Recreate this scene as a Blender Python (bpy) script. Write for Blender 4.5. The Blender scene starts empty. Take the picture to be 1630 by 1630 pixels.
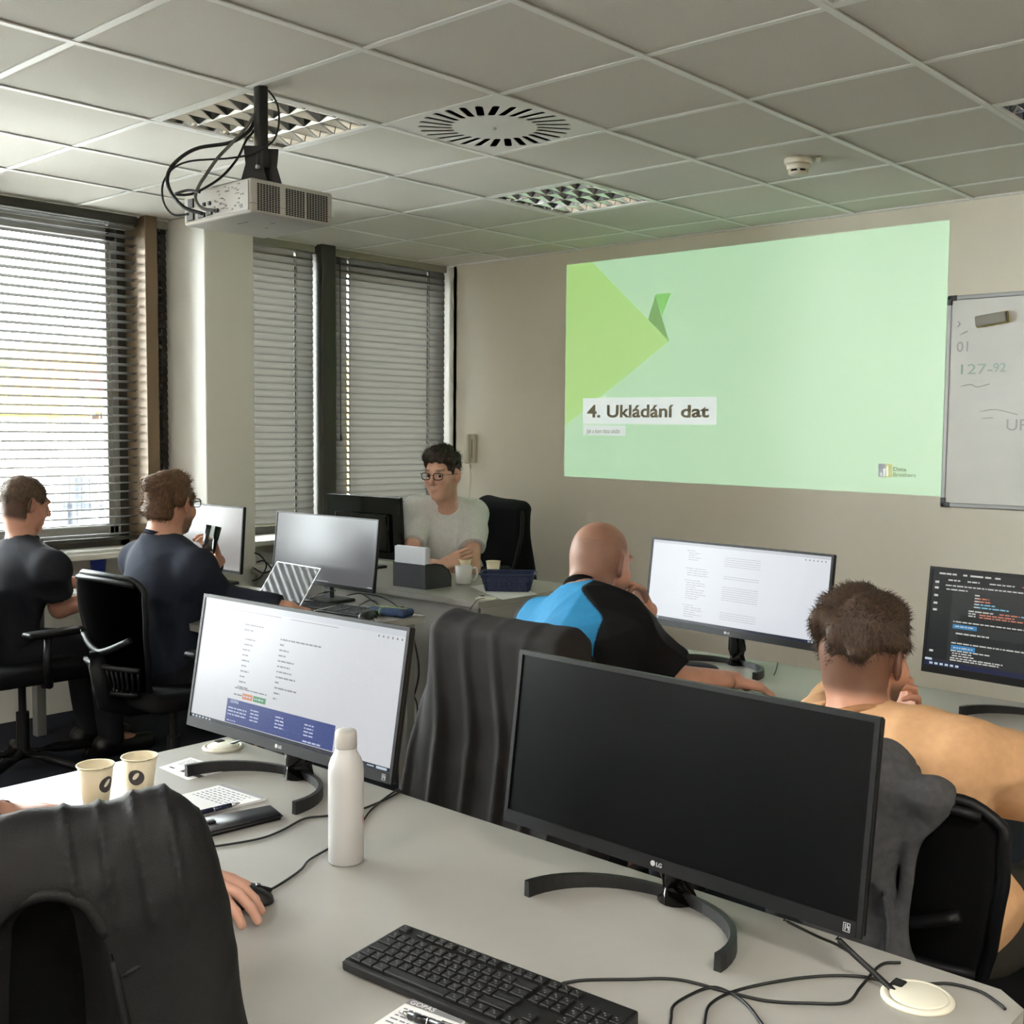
import bpy, bmesh, math, random
import numpy as np
from mathutils import Vector, Matrix, Euler

random.seed(7)
rng = np.random.default_rng(11)
scene = bpy.context.scene
C = scene.collection
R = math.radians

# ------------------------------------------------------------------ camera
H = 2.653                                   # ceiling height
F_PX = 1795.18
CAM = np.array([3.25946, -1.66344, H - 1.13839])
def cam_basis(yaw, pitch, roll):
    f = np.array([math.sin(yaw)*math.cos(pitch), math.cos(yaw)*math.cos(pitch), math.sin(pitch)])
    r0 = np.array([math.cos(yaw), -math.sin(yaw), 0.0]); u0 = np.cross(r0, f)
    return math.cos(roll)*r0 + math.sin(roll)*u0, -math.sin(roll)*r0 + math.cos(roll)*u0, f
CR, CU, CF = cam_basis(R(-42.06499), R(-4.09126), R(0.48919))
cd = bpy.data.cameras.new('camera'); cam = bpy.data.objects.new('camera', cd); C.objects.link(cam)
cd.sensor_width = 36.0; cd.lens = F_PX/1630*36.0; cd.clip_start = 0.05; cd.clip_end = 2000
m = Matrix.Identity(4)
for i in range(3):
    m[i][0] = CR[i]; m[i][1] = CU[i]; m[i][2] = -CF[i]; m[i][3] = CAM[i]
cam.matrix_world = m
scene.camera = cam

# pixel (1630 frame) -> world helpers
def ray(x, y): return CF + CR*(x-815)/F_PX - CU*(y-815)/F_PX
def P(x, y, t): return CAM + t*ray(x, y)
def gz(x, y, z=0.74):
    d = ray(x, y); return CAM + (z-CAM[2])/d[2]*d
def gy(x, y, Y):
    d = ray(x, y); return CAM + (Y-CAM[1])/d[1]*d
def gx(x, y, X):
    d = ray(x, y); return CAM + (X-CAM[0])/d[0]*d

# ------------------------------------------------------------------ light
w = bpy.data.worlds.new('sky'); scene.world = w; w.use_nodes = True
bg = w.node_tree.nodes['Background']
bg.inputs[0].default_value = (0.93, 0.97, 1.0, 1); bg.inputs[1].default_value = 15.0
sd = bpy.data.lights.new('sun', 'SUN'); sd.energy = 2.0; sd.angle = R(1.0); sd.color = (1.0, 0.95, 0.86)
sun = bpy.data.objects.new('sun', sd); C.objects.link(sun)
sun.rotation_euler = Vector((-0.62, 0.25, -0.74)).to_track_quat('-Z', 'Y').to_euler()
vs = scene.view_settings
vs.view_transform = 'Standard'; vs.look = 'None'; vs.gamma = 1.0; vs.use_curve_mapping = False
vs.exposure = 1.78
EXP = 2.0**vs.exposure
scene.cycles.use_denoising = True

# ------------------------------------------------------------------ materials
def lin(c):
    c = np.array(c, float)/255.0
    return tuple(np.where(c <= 0.04045, c/12.92, ((c+0.055)/1.055)**2.4))
MATS = {}
def mat(name, rgb, rough=0.5, metal=0.0, bump=0.0, bscale=200.0, var=0.0, vscale=6.0, spec=0.5, emit=None, estr=0.0,
        attr=None, stretch=None, coat=0.0, trans=0.0, sheen=0.0, bdist=0.002):
    if name in MATS: return MATS[name]
    M = bpy.data.materials.new(name); M.use_nodes = True
    nt = M.node_tree; b = nt.nodes['Principled BSDF']
    col = lin(rgb)
    b.inputs['Roughness'].default_value = rough; b.inputs['Metallic'].default_value = metal
    b.inputs['Specular IOR Level'].default_value = spec
    b.inputs['Coat Weight'].default_value = coat
    b.inputs['Transmission Weight'].default_value = trans
    b.inputs['Sheen Weight'].default_value = sheen
    b.inputs['Base Color'].default_value = (*col, 1)
    tc = nt.nodes.new('ShaderNodeTexCoord'); out = tc.outputs['Object']
    if stretch:
        mp = nt.nodes.new('ShaderNodeMapping'); mp.inputs['Scale'].default_value = stretch
        nt.links.new(out, mp.inputs['Vector']); out = mp.outputs['Vector']
    src = None
    if attr:
        a = nt.nodes.new('ShaderNodeAttribute'); a.attribute_name = attr; src = a.outputs['Color']
    if var > 0:
        n = nt.nodes.new('ShaderNodeTexNoise'); n.inputs['Scale'].default_value = vscale; n.inputs['Detail'].default_value = 5
        nt.links.new(out, n.inputs['Vector'])
        mr = nt.nodes.new('ShaderNodeMapRange'); mr.inputs['To Min'].default_value = 1-var; mr.inputs['To Max'].default_value = 1+var
        mr.inputs['From Min'].default_value = 0.3; mr.inputs['From Max'].default_value = 0.7
        nt.links.new(n.outputs['Fac'], mr.inputs['Value'])
        mx = nt.nodes.new('ShaderNodeMix'); mx.data_type = 'RGBA'; mx.blend_type = 'MULTIPLY'; mx.inputs['Factor'].default_value = 1
        if src: nt.links.new(src, mx.inputs[6])
        else: mx.inputs[6].default_value = (*col, 1)
        cb = nt.nodes.new('ShaderNodeCombineColor')
        for k in range(3): nt.links.new(mr.outputs['Result'], cb.inputs[k])
        nt.links.new(cb.outputs[0], mx.inputs[7]); src = mx.outputs[2]
    if src: nt.links.new(src, b.inputs['Base Color'])
    if bump > 0:
        n2 = nt.nodes.new('ShaderNodeTexNoise'); n2.inputs['Scale'].default_value = bscale; n2.inputs['Detail'].default_value = 3
        nt.links.new(out, n2.inputs['Vector'])
        bp = nt.nodes.new('ShaderNodeBump'); bp.inputs['Strength'].default_value = bump; bp.inputs['Distance'].default_value = bdist
        nt.links.new(n2.outputs['Fac'], bp.inputs['Height']); nt.links.new(bp.outputs['Normal'], b.inputs['Normal'])
    if emit is not None:
        b.inputs['Emission Color'].default_value = (*lin(emit), 1); b.inputs['Emission Strength'].default_value = estr
    MATS[name] = M
    return M
def emat(name, rgb, s=1.0, gloss=0.04):
    """a lit display: emits its picture, dark glossy cover"""
    M = mat(name, (4, 4, 4), rough=0.25, spec=0.3, emit=rgb, estr=s/EXP)
    return M

# ------------------------------------------------------------------ mesh helpers
def link(o):
    C.objects.link(o); return o
def mesh_obj(name, me, material=None, parent=None, smooth=False):
    o = bpy.data.objects.new(name, me); link(o)
    if material is not None and len(me.materials) == 0: me.materials.append(material)
    if parent is not None: o.parent = parent
    if smooth: me.shade_smooth()
    return o
def obj(name, bm, material=None, parent=None, smooth=False):
    me = bpy.data.meshes.new(name)
    bmesh.ops.recalc_face_normals(bm, faces=bm.faces[:])
    bm.to_mesh(me); bm.free()
    return mesh_obj(name, me, material, parent, smooth)
def raw(name, verts, faces, material=None, parent=None, smooth=False):
    me = bpy.data.meshes.new(name); me.from_pydata([tuple(v) for v in verts], [], [tuple(f) for f in faces]); me.update()
    return mesh_obj(name, me, material, parent, smooth)
def thing(name, label, cat, loc=(0, 0, 0), rz=0.0, group=None):
    o = bpy.data.objects.new(name, None); link(o); o.empty_display_size = 0.1
    o.location = loc; o.rotation_euler = (0, 0, rz)
    return tag(o, label, cat, group)
def tag(o, label=None, cat=None, group=None, kind=None):
    if label: o['label'] = label
    if cat: o['category'] = cat
    if group: o['group'] = group
    if kind: o['kind'] = kind
    return o
def struct(name, bm_or_obj, material=None, label=None):
    o = bm_or_obj if isinstance(bm_or_obj, bpy.types.Object) else obj(name, bm_or_obj, material)
    o['kind'] = 'structure'
    if label: o['label'] = label
    return o
def struct_empty(name, label=None, loc=(0, 0, 0)):
    o = bpy.data.objects.new(name, None); link(o); o.location = loc; o['kind'] = 'structure'
    if label: o['label'] = label
    return o
def copy_tree(o, parent=None):
    c = o.copy(); link(c)
    if parent is not None: c.parent = parent
    for ch in list(o.children): copy_tree(ch, c)
    return c
def NB(): return bmesh.new()
def box(bm, c, s, rot=None, bev=0.0, seg=1):
    mtx = Matrix.Translation(Vector(c))
    if rot is not None: mtx = mtx @ (rot if isinstance(rot, Matrix) else Euler(rot).to_matrix().to_4x4())
    vs_ = [bm.verts.new(mtx @ Vector((sx*s[0]/2, sy*s[1]/2, sz*s[2]/2))) for sx in (-1, 1) for sy in (-1, 1) for sz in (-1, 1)]
    F = [(0, 1, 3, 2), (4, 6, 7, 5), (0, 4, 5, 1), (2, 3, 7, 6), (0, 2, 6, 4), (1, 5, 7, 3)]
    fs = [bm.faces.new([vs_[i] for i in f]) for f in F]
    if bev > 0:
        es = list({e for f in fs for e in f.edges})
        bmesh.ops.bevel(bm, geom=es, offset=bev, segments=seg, profile=0.5, affect='EDGES')
    return bm
def boxo(name, c, s, material, parent=None, rot=None, bev=0.0, seg=1, smooth=False):
    return obj(name, box(NB(), c, s, rot, bev, seg), material, parent, smooth)
def frame_at(d):
    d = Vector(d).normalized()
    a = Vector((0, 0, 1)) if abs(d.z) < 0.95 else Vector((1, 0, 0))
    x = d.cross(a).normalized(); y = x.cross(d).normalized()
    return x, y
def cyl(bm, a, b, ra, rb=None, n=16, caps=True):
    rb = ra if rb is None else rb
    a, b = Vector(a), Vector(b); x, y = frame_at(b-a)
    A = [bm.verts.new(a + (x*math.cos(2*math.pi*i/n) + y*math.sin(2*math.pi*i/n))*ra) for i in range(n)]
    B = [bm.verts.new(b + (x*math.cos(2*math.pi*i/n) + y*math.sin(2*math.pi*i/n))*rb) for i in range(n)]
    for i in range(n): bm.faces.new((A[i], A[(i+1) % n], B[(i+1) % n], B[i]))
    if caps:
        bm.faces.new(A[::-1]); bm.faces.new(B)
    return bm
def catmull(pts, sub=8, closed=False):
    p = [np.array(q, float) for q in pts]; out = []
    n = len(p); rngi = range(n if closed else n-1)
    for i in rngi:
        if closed: p0, p1, p2, p3 = p[(i-1) % n], p[i], p[(i+1) % n], p[(i+2) % n]
        else:
            p1, p2 = p[i], p[i+1]; p0 = p[i-1] if i > 0 else 2*p1-p2; p3 = p[i+2] if i+2 < n else 2*p2-p1
        for k in range(sub):
            t = k/sub
            out.append(0.5*((2*p1) + (-p0+p2)*t + (2*p0-5*p1+4*p2-p3)*t*t + (-p0+3*p1-3*p2+p3)*t**3))
    if not closed: out.append(p[-1])
    return out
def tube(bm, pts, r, n=8, closed=False, radii=None, flat=None):
    """sweep; r radius; flat=(wx,wz) -> elliptical section with fixed vertical second axis"""
    pts = [Vector(q) for q in pts]; N = len(pts); rings = []
    prev = None
    for i, q in enumerate(pts):
        if closed: d = pts[(i+1) % N] - pts[i-1]
        else: d = pts[min(i+1, N-1)] - pts[max(i-1, 0)]
        d.normalize()
        if flat is not None:
            y = Vector((0, 0, 1)); x = d.cross(y)
            x = x.normalized() if x.length > 1e-4 else Vector((1, 0, 0))
        elif prev is None: x, y = frame_at(d)
        else:
            x = (prev - d*prev.dot(d)); x = x.normalized() if x.length > 1e-6 else frame_at(d)[0]
            y = d.cross(x)
        prev = x
        ri = radii[i] if radii is not None else r
        rx, ry = flat if flat is not None else (ri, ri)
        rings.append([bm.verts.new(q + x*math.cos(2*math.pi*k/n)*rx + y*math.sin(2*math.pi*k/n)*ry) for k in range(n)])
    for i in range(N if closed else N-1):
        A, B = rings[i], rings[(i+1) % N]
        for k in range(n): bm.faces.new((A[k], A[(k+1) % n], B[(k+1) % n], B[k]))
    if not closed:
        bm.faces.new(rings[0][::-1]); bm.faces.new(rings[-1])
    return bm
def band(bm, pts, wx, wz, closed=False):
    """sweep of a rectangle wx thick (horizontal) by wz tall, base at the path"""
    pts = [Vector(q) for q in pts]; N = len(pts); rings = []
    for i, q in enumerate(pts):
        d = (pts[(i+1) % N]-pts[i-1]) if closed else (pts[min(i+1, N-1)] - pts[max(i-1, 0)])
        x = Vector((d.y, -d.x, 0)).normalized()
        w2 = wx(i/(N-1)) if callable(wx) else wx
        h2 = wz(i/(N-1)) if callable(wz) else wz
        up = Vector((0, 0, 1))
        rings.append([bm.verts.new(v) for v in (q-x*w2/2, q+x*w2/2, q+x*w2*0.42+up*h2, q-x*w2*0.42+up*h2)])
    for i in range(N if closed else N-1):
        A, B = rings[i], rings[(i+1) % N]
        for k in range(4): bm.faces.new((A[k], A[(k+1) % 4], B[(k+1) % 4], B[k]))
    if not closed: bm.faces.new(rings[0][::-1]); bm.faces.new(rings[-1])
    return bm
def lathe(bm, prof, n=32, c=(0, 0, 0), cap0=True, cap1=True):
    c = Vector(c); rings = []
    for r, z in prof:
        rings.append([bm.verts.new(c + Vector((r*math.cos(2*math.pi*k/n), r*math.sin(2*math.pi*k/n), z))) for k in range(n)])
    for A, B in zip(rings[:-1], rings[1:]):
        for k in range(n): bm.faces.new((A[k], A[(k+1) % n], B[(k+1) % n], B[k]))
    if cap0: bm.faces.new(rings[0][::-1])
    if cap1: bm.faces.new(rings[-1])
    return bm
def prism(bm, poly, origin, ux, uy, th):
    """polygon in the plane (ux,uy) at origin, extruded by vector th"""
    o, ux, uy, th = Vector(origin), Vector(ux), Vector(uy), Vector(th)
    A = [bm.verts.new(o+ux*a+uy*b) for a, b in poly]; B = [bm.verts.new(o+ux*a+uy*b+th) for a, b in poly]
    n = len(poly)
    bm.faces.new(A[::-1]); bm.faces.new(B)
    for i in range(n): bm.faces.new((A[i], A[(i+1) % n], B[(i+1) % n], B[i]))
    return bm
def rrect(w_, h_, r, n=5, c=(0, 0)):
    out = []
    for cx, cy, a0 in ((w_/2-r, h_/2-r, 0), (-w_/2+r, h_/2-r, 90), (-w_/2+r, -h_/2+r, 180), (w_/2-r, -h_/2+r, 270)):
        for k in range(n+1):
            a = R(a0 + 90*k/n); out.append((c[0]+cx+r*math.cos(a), c[1]+cy+r*math.sin(a)))
    return out
def grid_mesh(bm, fn, nu, nv, closed_u=False):
    V = [[bm.verts.new(fn(i/(nu if closed_u else nu-1), j/(nv-1))) for j in range(nv)] for i in range(nu)]
    for i in range(nu if closed_u else nu-1):
        for j in range(nv-1):
            a, b = V[i], V[(i+1) % nu]
            bm.faces.new((a[j], b[j], b[j+1], a[j+1]))
    return bm
def text_mesh(name, s, size, mtx, material, parent=None, extrude=0.0003, align='LEFT', bold=0.0, sx=1.0):
    cu = bpy.data.curves.new(name, 'FONT'); cu.body = s; cu.size = size; cu.extrude = extrude; cu.align_x = align; cu.offset = bold
    t = bpy.data.objects.new(name+'_tmp', cu); C.objects.link(t)
    dg = bpy.context.evaluated_depsgraph_get()
    me = bpy.data.meshes.new_from_object(t.evaluated_get(dg)); me.name = name
    bpy.data.objects.remove(t); bpy.data.curves.remove(cu)
    me.transform(Matrix.Diagonal((sx, 1, 1, 1)))
    me.transform(mtx); me.materials.clear()
    return mesh_obj(name, me, material, parent)
def basis(o, x, y, z):
    M = Matrix.Identity(4)
    for i in range(3): M[i][0] = x[i]; M[i][1] = y[i]; M[i][2] = z[i]; M[i][3] = o[i]
    return M
def cable(name, label, pts, r, material, sub=8, group=None, cat='cable', n=7):
    o = obj(name, tube(NB(), catmull(pts, sub), r, n), material, smooth=True)
    return tag(o, label, cat, group)
def settle(root):
    """parts were modelled in world space: bring them under the root's origin"""
    for ch in root.children: ch.location = Vector(ch.location) - Vector(root.location)
    return root

# ================================================================== the room
XW, YF, XR, YB = -2.40, 3.91, 5.2, -6.3       # blind plane / front wall / right wall / back wall
wall_paint = mat('wall_paint', (228, 221, 206), rough=0.75, bump=0.08, bscale=260, var=0.015, vscale=2)
white_paint = mat('white_paint', (226, 224, 216), rough=0.7, bump=0.06, bscale=260)
tile_m = mat('ceiling_tile', (212, 208, 198), rough=0.95, bump=0.35, bscale=420, var=0.03, vscale=160, spec=0.2)
tbar_m = mat('ceiling_bar', (232, 231, 226), rough=0.5)
carpet = mat('carpet', (46, 48, 56), rough=1.0, bump=0.8, bscale=600, var=0.25, vscale=300, spec=0.1)
bronze = mat('bronze_frame', (116, 98, 74), rough=0.45, metal=0.25)
darkfr = mat('dark_frame', (64, 62, 56), rough=0.5, metal=0.2)
slat_m = mat('blind_slat', (60, 58, 54), rough=0.6, spec=0.2)
_nt = slat_m.node_tree; _tl = _nt.nodes.new('ShaderNodeBsdfTranslucent'); _tl.inputs[0].default_value = (0.75, 0.72, 0.62, 1)      # thin slats let a little daylight through
_mx = _nt.nodes.new('ShaderNodeMixShader'); _mx.inputs[0].default_value = 0.03
_nt.links.new(_nt.nodes['Principled BSDF'].outputs[0], _mx.inputs[1]); _nt.links.new(_tl.outputs[0], _mx.inputs[2]); _nt.links.new(_mx.outputs[0], _nt.nodes['Material Output'].inputs['Surface'])
rail_m = mat('blind_rail', (150, 146, 132), rough=0.5)
cord_m = mat('blind_cord', (70, 66, 58), rough=0.8)
black_pl = mat('black_plastic', (20, 20, 21), rough=0.42, bump=0.05, bscale=900)
black_gl = mat('black_gloss', (10, 10, 11), rough=0.08)
grey_pl = mat('grey_plastic', (150, 149, 145), rough=0.45)
white_pl = mat('white_plastic', (222, 220, 212), rough=0.4)
chrome = mat('chrome', (200, 200, 200), rough=0.15, metal=1.0)
alu = mat('aluminium', (176, 178, 182), rough=0.35, metal=0.8)
cable_m = mat('black_cable', (14, 14, 15), rough=0.5)
cable_g = mat('grey_cable', (96, 94, 90), rough=0.5)
cable_w = mat('white_cable', (214, 212, 206), rough=0.5)

struct('floor', box(NB(), ((XW+XR)/2, (YF+YB)/2, -0.05), (XR-XW+0.4, YF-YB+0.2, 0.1)), carpet, 'dark blue-grey office carpet')
struct('wall_front', box(NB(), ((-2.33+XR)/2, YF+0.1, H/2+0.13), (XR+2.33, 0.2, H+0.26)), wall_paint, 'beige painted wall behind the projection')
struct('wall_right', box(NB(), (XR+0.1, (YF+YB)/2, H/2+0.13), (0.2, YF-YB+0.4, H+0.26)), wall_paint)
struct('wall_back', box(NB(), ((XW+XR)/2, YB-0.1, H/2+0.13), (XR-XW+0.4, 0.2, H+0.26)), wall_paint)
# ceiling: slab above, T-bars, laid-in tiles
ceil = struct('ceiling', box(NB(), ((XW+XR)/2-0.05, (YF+YB)/2, H+0.20), (XR-XW+0.6, YF-YB+0.5, 0.1)), white_paint, 'suspended ceiling of square mineral tiles')
def nodes_range(a, b): return [k for k in range(int(math.floor(a/0.6))-1, int(math.ceil(b/0.6))+2)]
tm = {}
special = {(-1, 1): 'light', (0, 2): 'diffuser', (-1, 4): 'light', (3, 1): 'light', (3, 4): 'light', }
rear_fill_lights = [(-1, -5), (3, -5), (6, -2), (-1, -8), (3, -8), (6, -6)]  # unseen fixtures, added and lit as fill for the dark room
for q_ in rear_fill_lights: special[q_] = 'light'
for i in range(-4, 9):
    for j in range(-11, 7):
        if (i, j) in special: continue
        x0, x1 = max(0.6*i, XW+0.02), min(0.6*i+0.6, XR); y0, y1 = max(0.6*j, YB), min(0.6*j+0.6, YF)
        if x1-x0 < 0.02 or y1-y0 < 0.02: continue
        key = (round(x1-x0, 3), round(y1-y0, 3))
        if key not in tm:
            me = bpy.data.meshes.new('ceiling_tile'); b_ = box(NB(), (0, 0, 0), (key[0]-0.02, key[1]-0.02, 0.012), bev=0.003); b_.to_mesh(me); b_.free()
            me.materials.append(tile_m); tm[key] = me
        mesh_obj('ceiling_tile', tm[key], None, ceil).location = ((x0+x1)/2, (y0+y1)/2, H+0.006)
for i in range(-3, 9):
    b_ = box(NB(), (0, 0, 0), (0.024, YF-YB, 0.004)); box(b_, (0, 0, 0.02), (0.003, YF-YB, 0.036))
    obj('grid_bar', b_, tbar_m, ceil).location = (0.6*i, (YF+YB)/2, H-0.004)
for j in range(-10, 7):
    b_ = box(NB(), (0, 0, 0), (XR-XW, 0.024, 0.003)); box(b_, (0, 0, 0.02), (XR-XW, 0.003, 0.034))
    obj('grid_bar', b_, tbar_m, ceil).location = ((XW+XR)/2, 0.6*j, H-0.0025)
for c_, s_ in (((XW+0.012, (YF+YB)/2, H-0.003), (0.024, YF-YB, 0.012)), (((XW+XR)/2, YF-0.008, H-0.003), (XR-XW, 0.016, 0.012))):
    boxo('edge_trim', c_, s_, tbar_m, ceil)

# ------------------------------------------------------------------ window wall (x = XW)
SILL = 0.865
struct('wall_left', box(NB(), (XW-0.19, (YF+YB)/2, SILL/2-0.02), (0.22, YF-YB+0.6, SILL-0.04)), white_paint, 'low parapet wall under the windows')
# end return beside the front wall
struct('wall_return', box(NB(), (XW-0.02, YF+0.10, H/2+0.13), (0.24, 0.20, H+0.26)), white_paint, 'white window reveal at the front corner')
sill = struct('window_sill', box(NB(), (XW-0.01, (YF+YB)/2, SILL-0.015), (0.42, YF-YB+0.3, 0.03), bev=0.004), white_pl, 'light grey window sill')
cols = [(1.735, 2.045), (-0.95, -0.64), (-3.63, -3.32), (-6.3, -6.0)]
for k, (a, b) in enumerate(cols):
    struct('wall_column', box(NB(), ((XW-0.3-2.02)/2, (a+b)/2, H/2), (XW*-1+0.3-2.02, b-a, H), bev=0.004), white_paint, 'square white column between the windows' if k == 0 else None)

glassM = bpy.data.materials.new('window_glass'); glassM.use_nodes = True
nt = glassM.node_tree; nt.nodes.remove(nt.nodes['Principled BSDF'])
tr = nt.nodes.new('ShaderNodeBsdfTransparent'); tr.inputs[0].default_value = (0.93, 0.95, 0.94, 1)
gl = nt.nodes.new('ShaderNodeBsdfGlossy'); gl.inputs['Roughness'].default_value = 0.01
fr = nt.nodes.new('ShaderNodeFresnel'); fr.inputs['IOR'].default_value = 1.35
mx = nt.nodes.new('ShaderNodeMixShader')
nt.links.new(fr.outputs[0], mx.inputs[0]); nt.links.new(tr.outputs[0], mx.inputs[1]); nt.links.new(gl.outputs[0], mx.inputs[2])
nt.links.new(mx.outputs[0], nt.nodes['Material Output'].inputs['Surface'])

struct('added_lintel', box(NB(), (XW-0.16, (YF+YB)/2, H+0.10), (0.24, YF-YB+0.3, 0.32)), white_paint)  # board added to keep sky light off the ceiling trim
posts = [(1.565, 1.637), (2.757, 2.868), (0.43, 0.50), (-1.75, -1.68), (-2.55, -2.48), (-4.3, -4.23), (-5.2, -5.13)]
for a, b in posts:
    inv = 0.43 < a < 3
    o = struct('window_post', box(NB(), (XW-0.03, (a+b)/2, (SILL+H)/2), (0.22, b-a, H-SILL), bev=0.004), bronze if a < 2 else darkfr,
               'bronze metal window post between two blinds' if a == 1.565 else None)
win_spans = [(2.868, 3.90), (2.045, 2.757), (1.637, 1.735), (0.50, 1.565), (-0.64, 0.43), (-1.68, -0.95), (-2.48, -1.75), (-3.32, -2.55), (-4.23, -3.63), (-5.13, -4.3), (-6.0, -5.2)]
GX = XW-0.17
for k, (a, b) in enumerate(win_spans):
    wn = struct_empty('window_%d' % (k+1), None, (GX, (a+b)/2, SILL))
    b_ = NB()
    for yy in (a+0.025, b-0.025): box(b_, (GX, yy, (SILL+H)/2), (0.07, 0.05, H-SILL))
    for zz in (SILL+0.03, H-0.03): box(b_, (GX, (a+b)/2, zz), (0.07, b-a, 0.06))
    obj('frame', b_, darkfr, wn)
    if b-a > 0.9:                     # opening sash: pale inner frame
        b_ = NB()
        for yy in (a+0.085, b-0.085): box(b_, (GX+0.01, yy, (SILL+H)/2), (0.06, 0.07, H-SILL-0.12), bev=0.004)
        for zz in (SILL+0.09, H-0.09): box(b_, (GX+0.01, (a+b)/2, zz), (0.06, b-a-0.12, 0.07), bev=0.004)
        obj('sash', b_, grey_pl, wn)
    boxo('pane', (GX, (a+b)/2, (SILL+H)/2), (0.006, b-a-0.06, H-SILL-0.08), glassM, wn)
    settle(wn)

# ------------------------------------------------------------------ venetian blinds
def slat_mesh(L, tilt, holes, wdt=0.05, crown=0.0045):
    """curved slat along Y, with two punched cord slots"""
    ys = [-L/2]
    for h in holes: ys += [h-0.007, h+0.007]
    ys.append(L/2); nx = 5
    b_ = NB(); V = []
    for y in ys:
        row = []
        for i in range(nx):
            s = (i/(nx-1)-0.5)*wdt; z = crown*(1-(2*s/wdt)**2)
            row.append(b_.verts.new((s*math.cos(tilt)+z*math.sin(tilt), y, -s*math.sin(tilt)+z*math.cos(tilt))))
        V.append(row)
    for j in range(len(ys)-1):
        for i in range(nx-1):
            if j % 2 == 1 and i in (1, 2): continue        # the slot
            b_.faces.new((V[j][i], V[j][i+1], V[j+1][i+1], V[j+1][i]))
    me = bpy.data.meshes.new('slat'); b_.to_mesh(me); b_.free(); me.materials.append(slat_m); me.shade_smooth()
    return me
def blind(name, label, a, b, z0, tilt, pitch=0.0425, wandy=None, holes=None, x=XW):
    t = thing(name, label, 'blind', (x, (a+b)/2, z0), 0, 'venetian blinds on the window wall')
    L = b-a
    holes = holes if holes is not None else ([-L/2+0.17, L/2-0.17] if L > 0.5 else [0.0])
    me = slat_mesh(L, tilt, holes)
    z = 0.03; n = 0
    while z < H-0.05-z0:
        s = mesh_obj('slat', me, None, t); s.location = (0, 0, z)
        s.rotation_euler = (random.uniform(-0.002, 0.002), random.uniform(-0.02, 0.02), 0)
        z += pitch; n += 1
    boxo('head_rail', (0, 0, H-z0-0.028), (0.056, L, 0.045), darkfr if tilt < 0.5 else rail_m, t, bev=0.003)
    boxo('bottom_rail', (0, 0, 0.005), (0.05, L, 0.016), darkfr if tilt < 0.5 else rail_m, t, bev=0.003)
    for h in holes:
        for dx in (-0.024, 0.024):
            obj('ladder_cord', cyl(NB(), (dx, h, 0), (dx, h, H-z0-0.04), 0.0012, n=5), cord_m, t)
    if wandy is not None:
        b_ = cyl(NB(), (0.045, wandy, H-z0-0.06), (0.05, wandy, 0.55), 0.003, n=6); box(b_, (0.05, wandy, 0.53), (0.012, 0.012, 0.04), bev=0.003)
        obj('pull_cord', b_, cord_m, t)
    return t
blind('venetian_blind', 'open venetian blind with level slats showing the houses outside', 0.515, 1.55, 0.915, R(-13), pitch=0.0455, holes=[-0.35, 0.36])
blind('venetian_blind', 'narrow closed strip of blind between bronze post and white column', 1.652, 1.733, 0.915, R(74), holes=[0.0])
blind('venetian_blind', 'closed venetian blind right beside the white column', 2.06, 2.745, 0.935, R(77), holes=[-0.24, 0.205])
blind('venetian_blind', 'wide closed venetian blind behind the man in the white shirt', 2.880, 3.885, 0.935, R(77), wandy=-0.455, holes=[-0.36, 0.34])
for a, b in ((-0.62, 0.41), (-1.66, -0.97), (-2.46, -1.77), (-3.3, -2.57), (-4.2, -3.65), (-5.1, -4.32), (-5.98, -5.22)):       # raised blinds of the windows beside the camera
    boxo('window_head_rail', (XW, (a+b)/2, H-0.07), (0.056, b-a, 0.14), slat_m, sill).location -= sill.location

# ------------------------------------------------------------------ outside
ground_m = mat('far_ground', (104, 101, 95), rough=1.0, var=0.3, vscale=0.05)
fac = [mat('facade_white', (236, 232, 224), rough=0.9, var=0.03, vscale=0.5), mat('facade_cream', (240, 224, 176), rough=0.9, var=0.03, vscale=0.5),
       mat('facade_yellow', (222, 178, 48), rough=0.9, var=0.03, vscale=0.5)]
roofs = [mat('roof_orange', (204, 122, 26), rough=0.9, var=0.12, vscale=1.5), mat('roof_red', (190, 48, 34), rough=0.9, var=0.12, vscale=1.5),
         mat('roof_yellow', (206, 160, 34), rough=0.9, var=0.1, vscale=1.5), mat('roof_pale', (206, 200, 192), rough=0.9, var=0.1, vscale=1.5)]
pane_m = mat('far_pane', (18, 26, 38), rough=0.1)
tree_m = mat('far_foliage', (50, 62, 22), rough=1.0, var=0.4, vscale=0.6)
def terrain(u, v):
    # u along the view (0..1 -> 20..420 m), v across
    d = 20+u*420; s = (v-0.5)*(80+d*1.6)
    fx, fy = -0.93, 0.37
    z = -15 + max(0, d-75)*0.175 - max(0, d-230)*0.08
    return (XW-2+fx*d-fy*s, 1+fy*d+fx*s*-1*-1, z)
struct('ground_outside', grid_mesh(NB(), lambda u, v: terrain(u*.2, v), 8, 12), ground_m, 'street level outside the window')
hill_m = mat('hill_gardens', (150, 112, 20), rough=1.0, var=0.8, vscale=0.12)
struct('ground_hill', grid_mesh(NB(), lambda u, v: terrain(.2+u*.8, v), 20, 12), hill_m, 'hillside with houses outside the window')
dirh = np.array([CR[0], CR[1]]); dirh /= np.linalg.norm(dirh)
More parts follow.
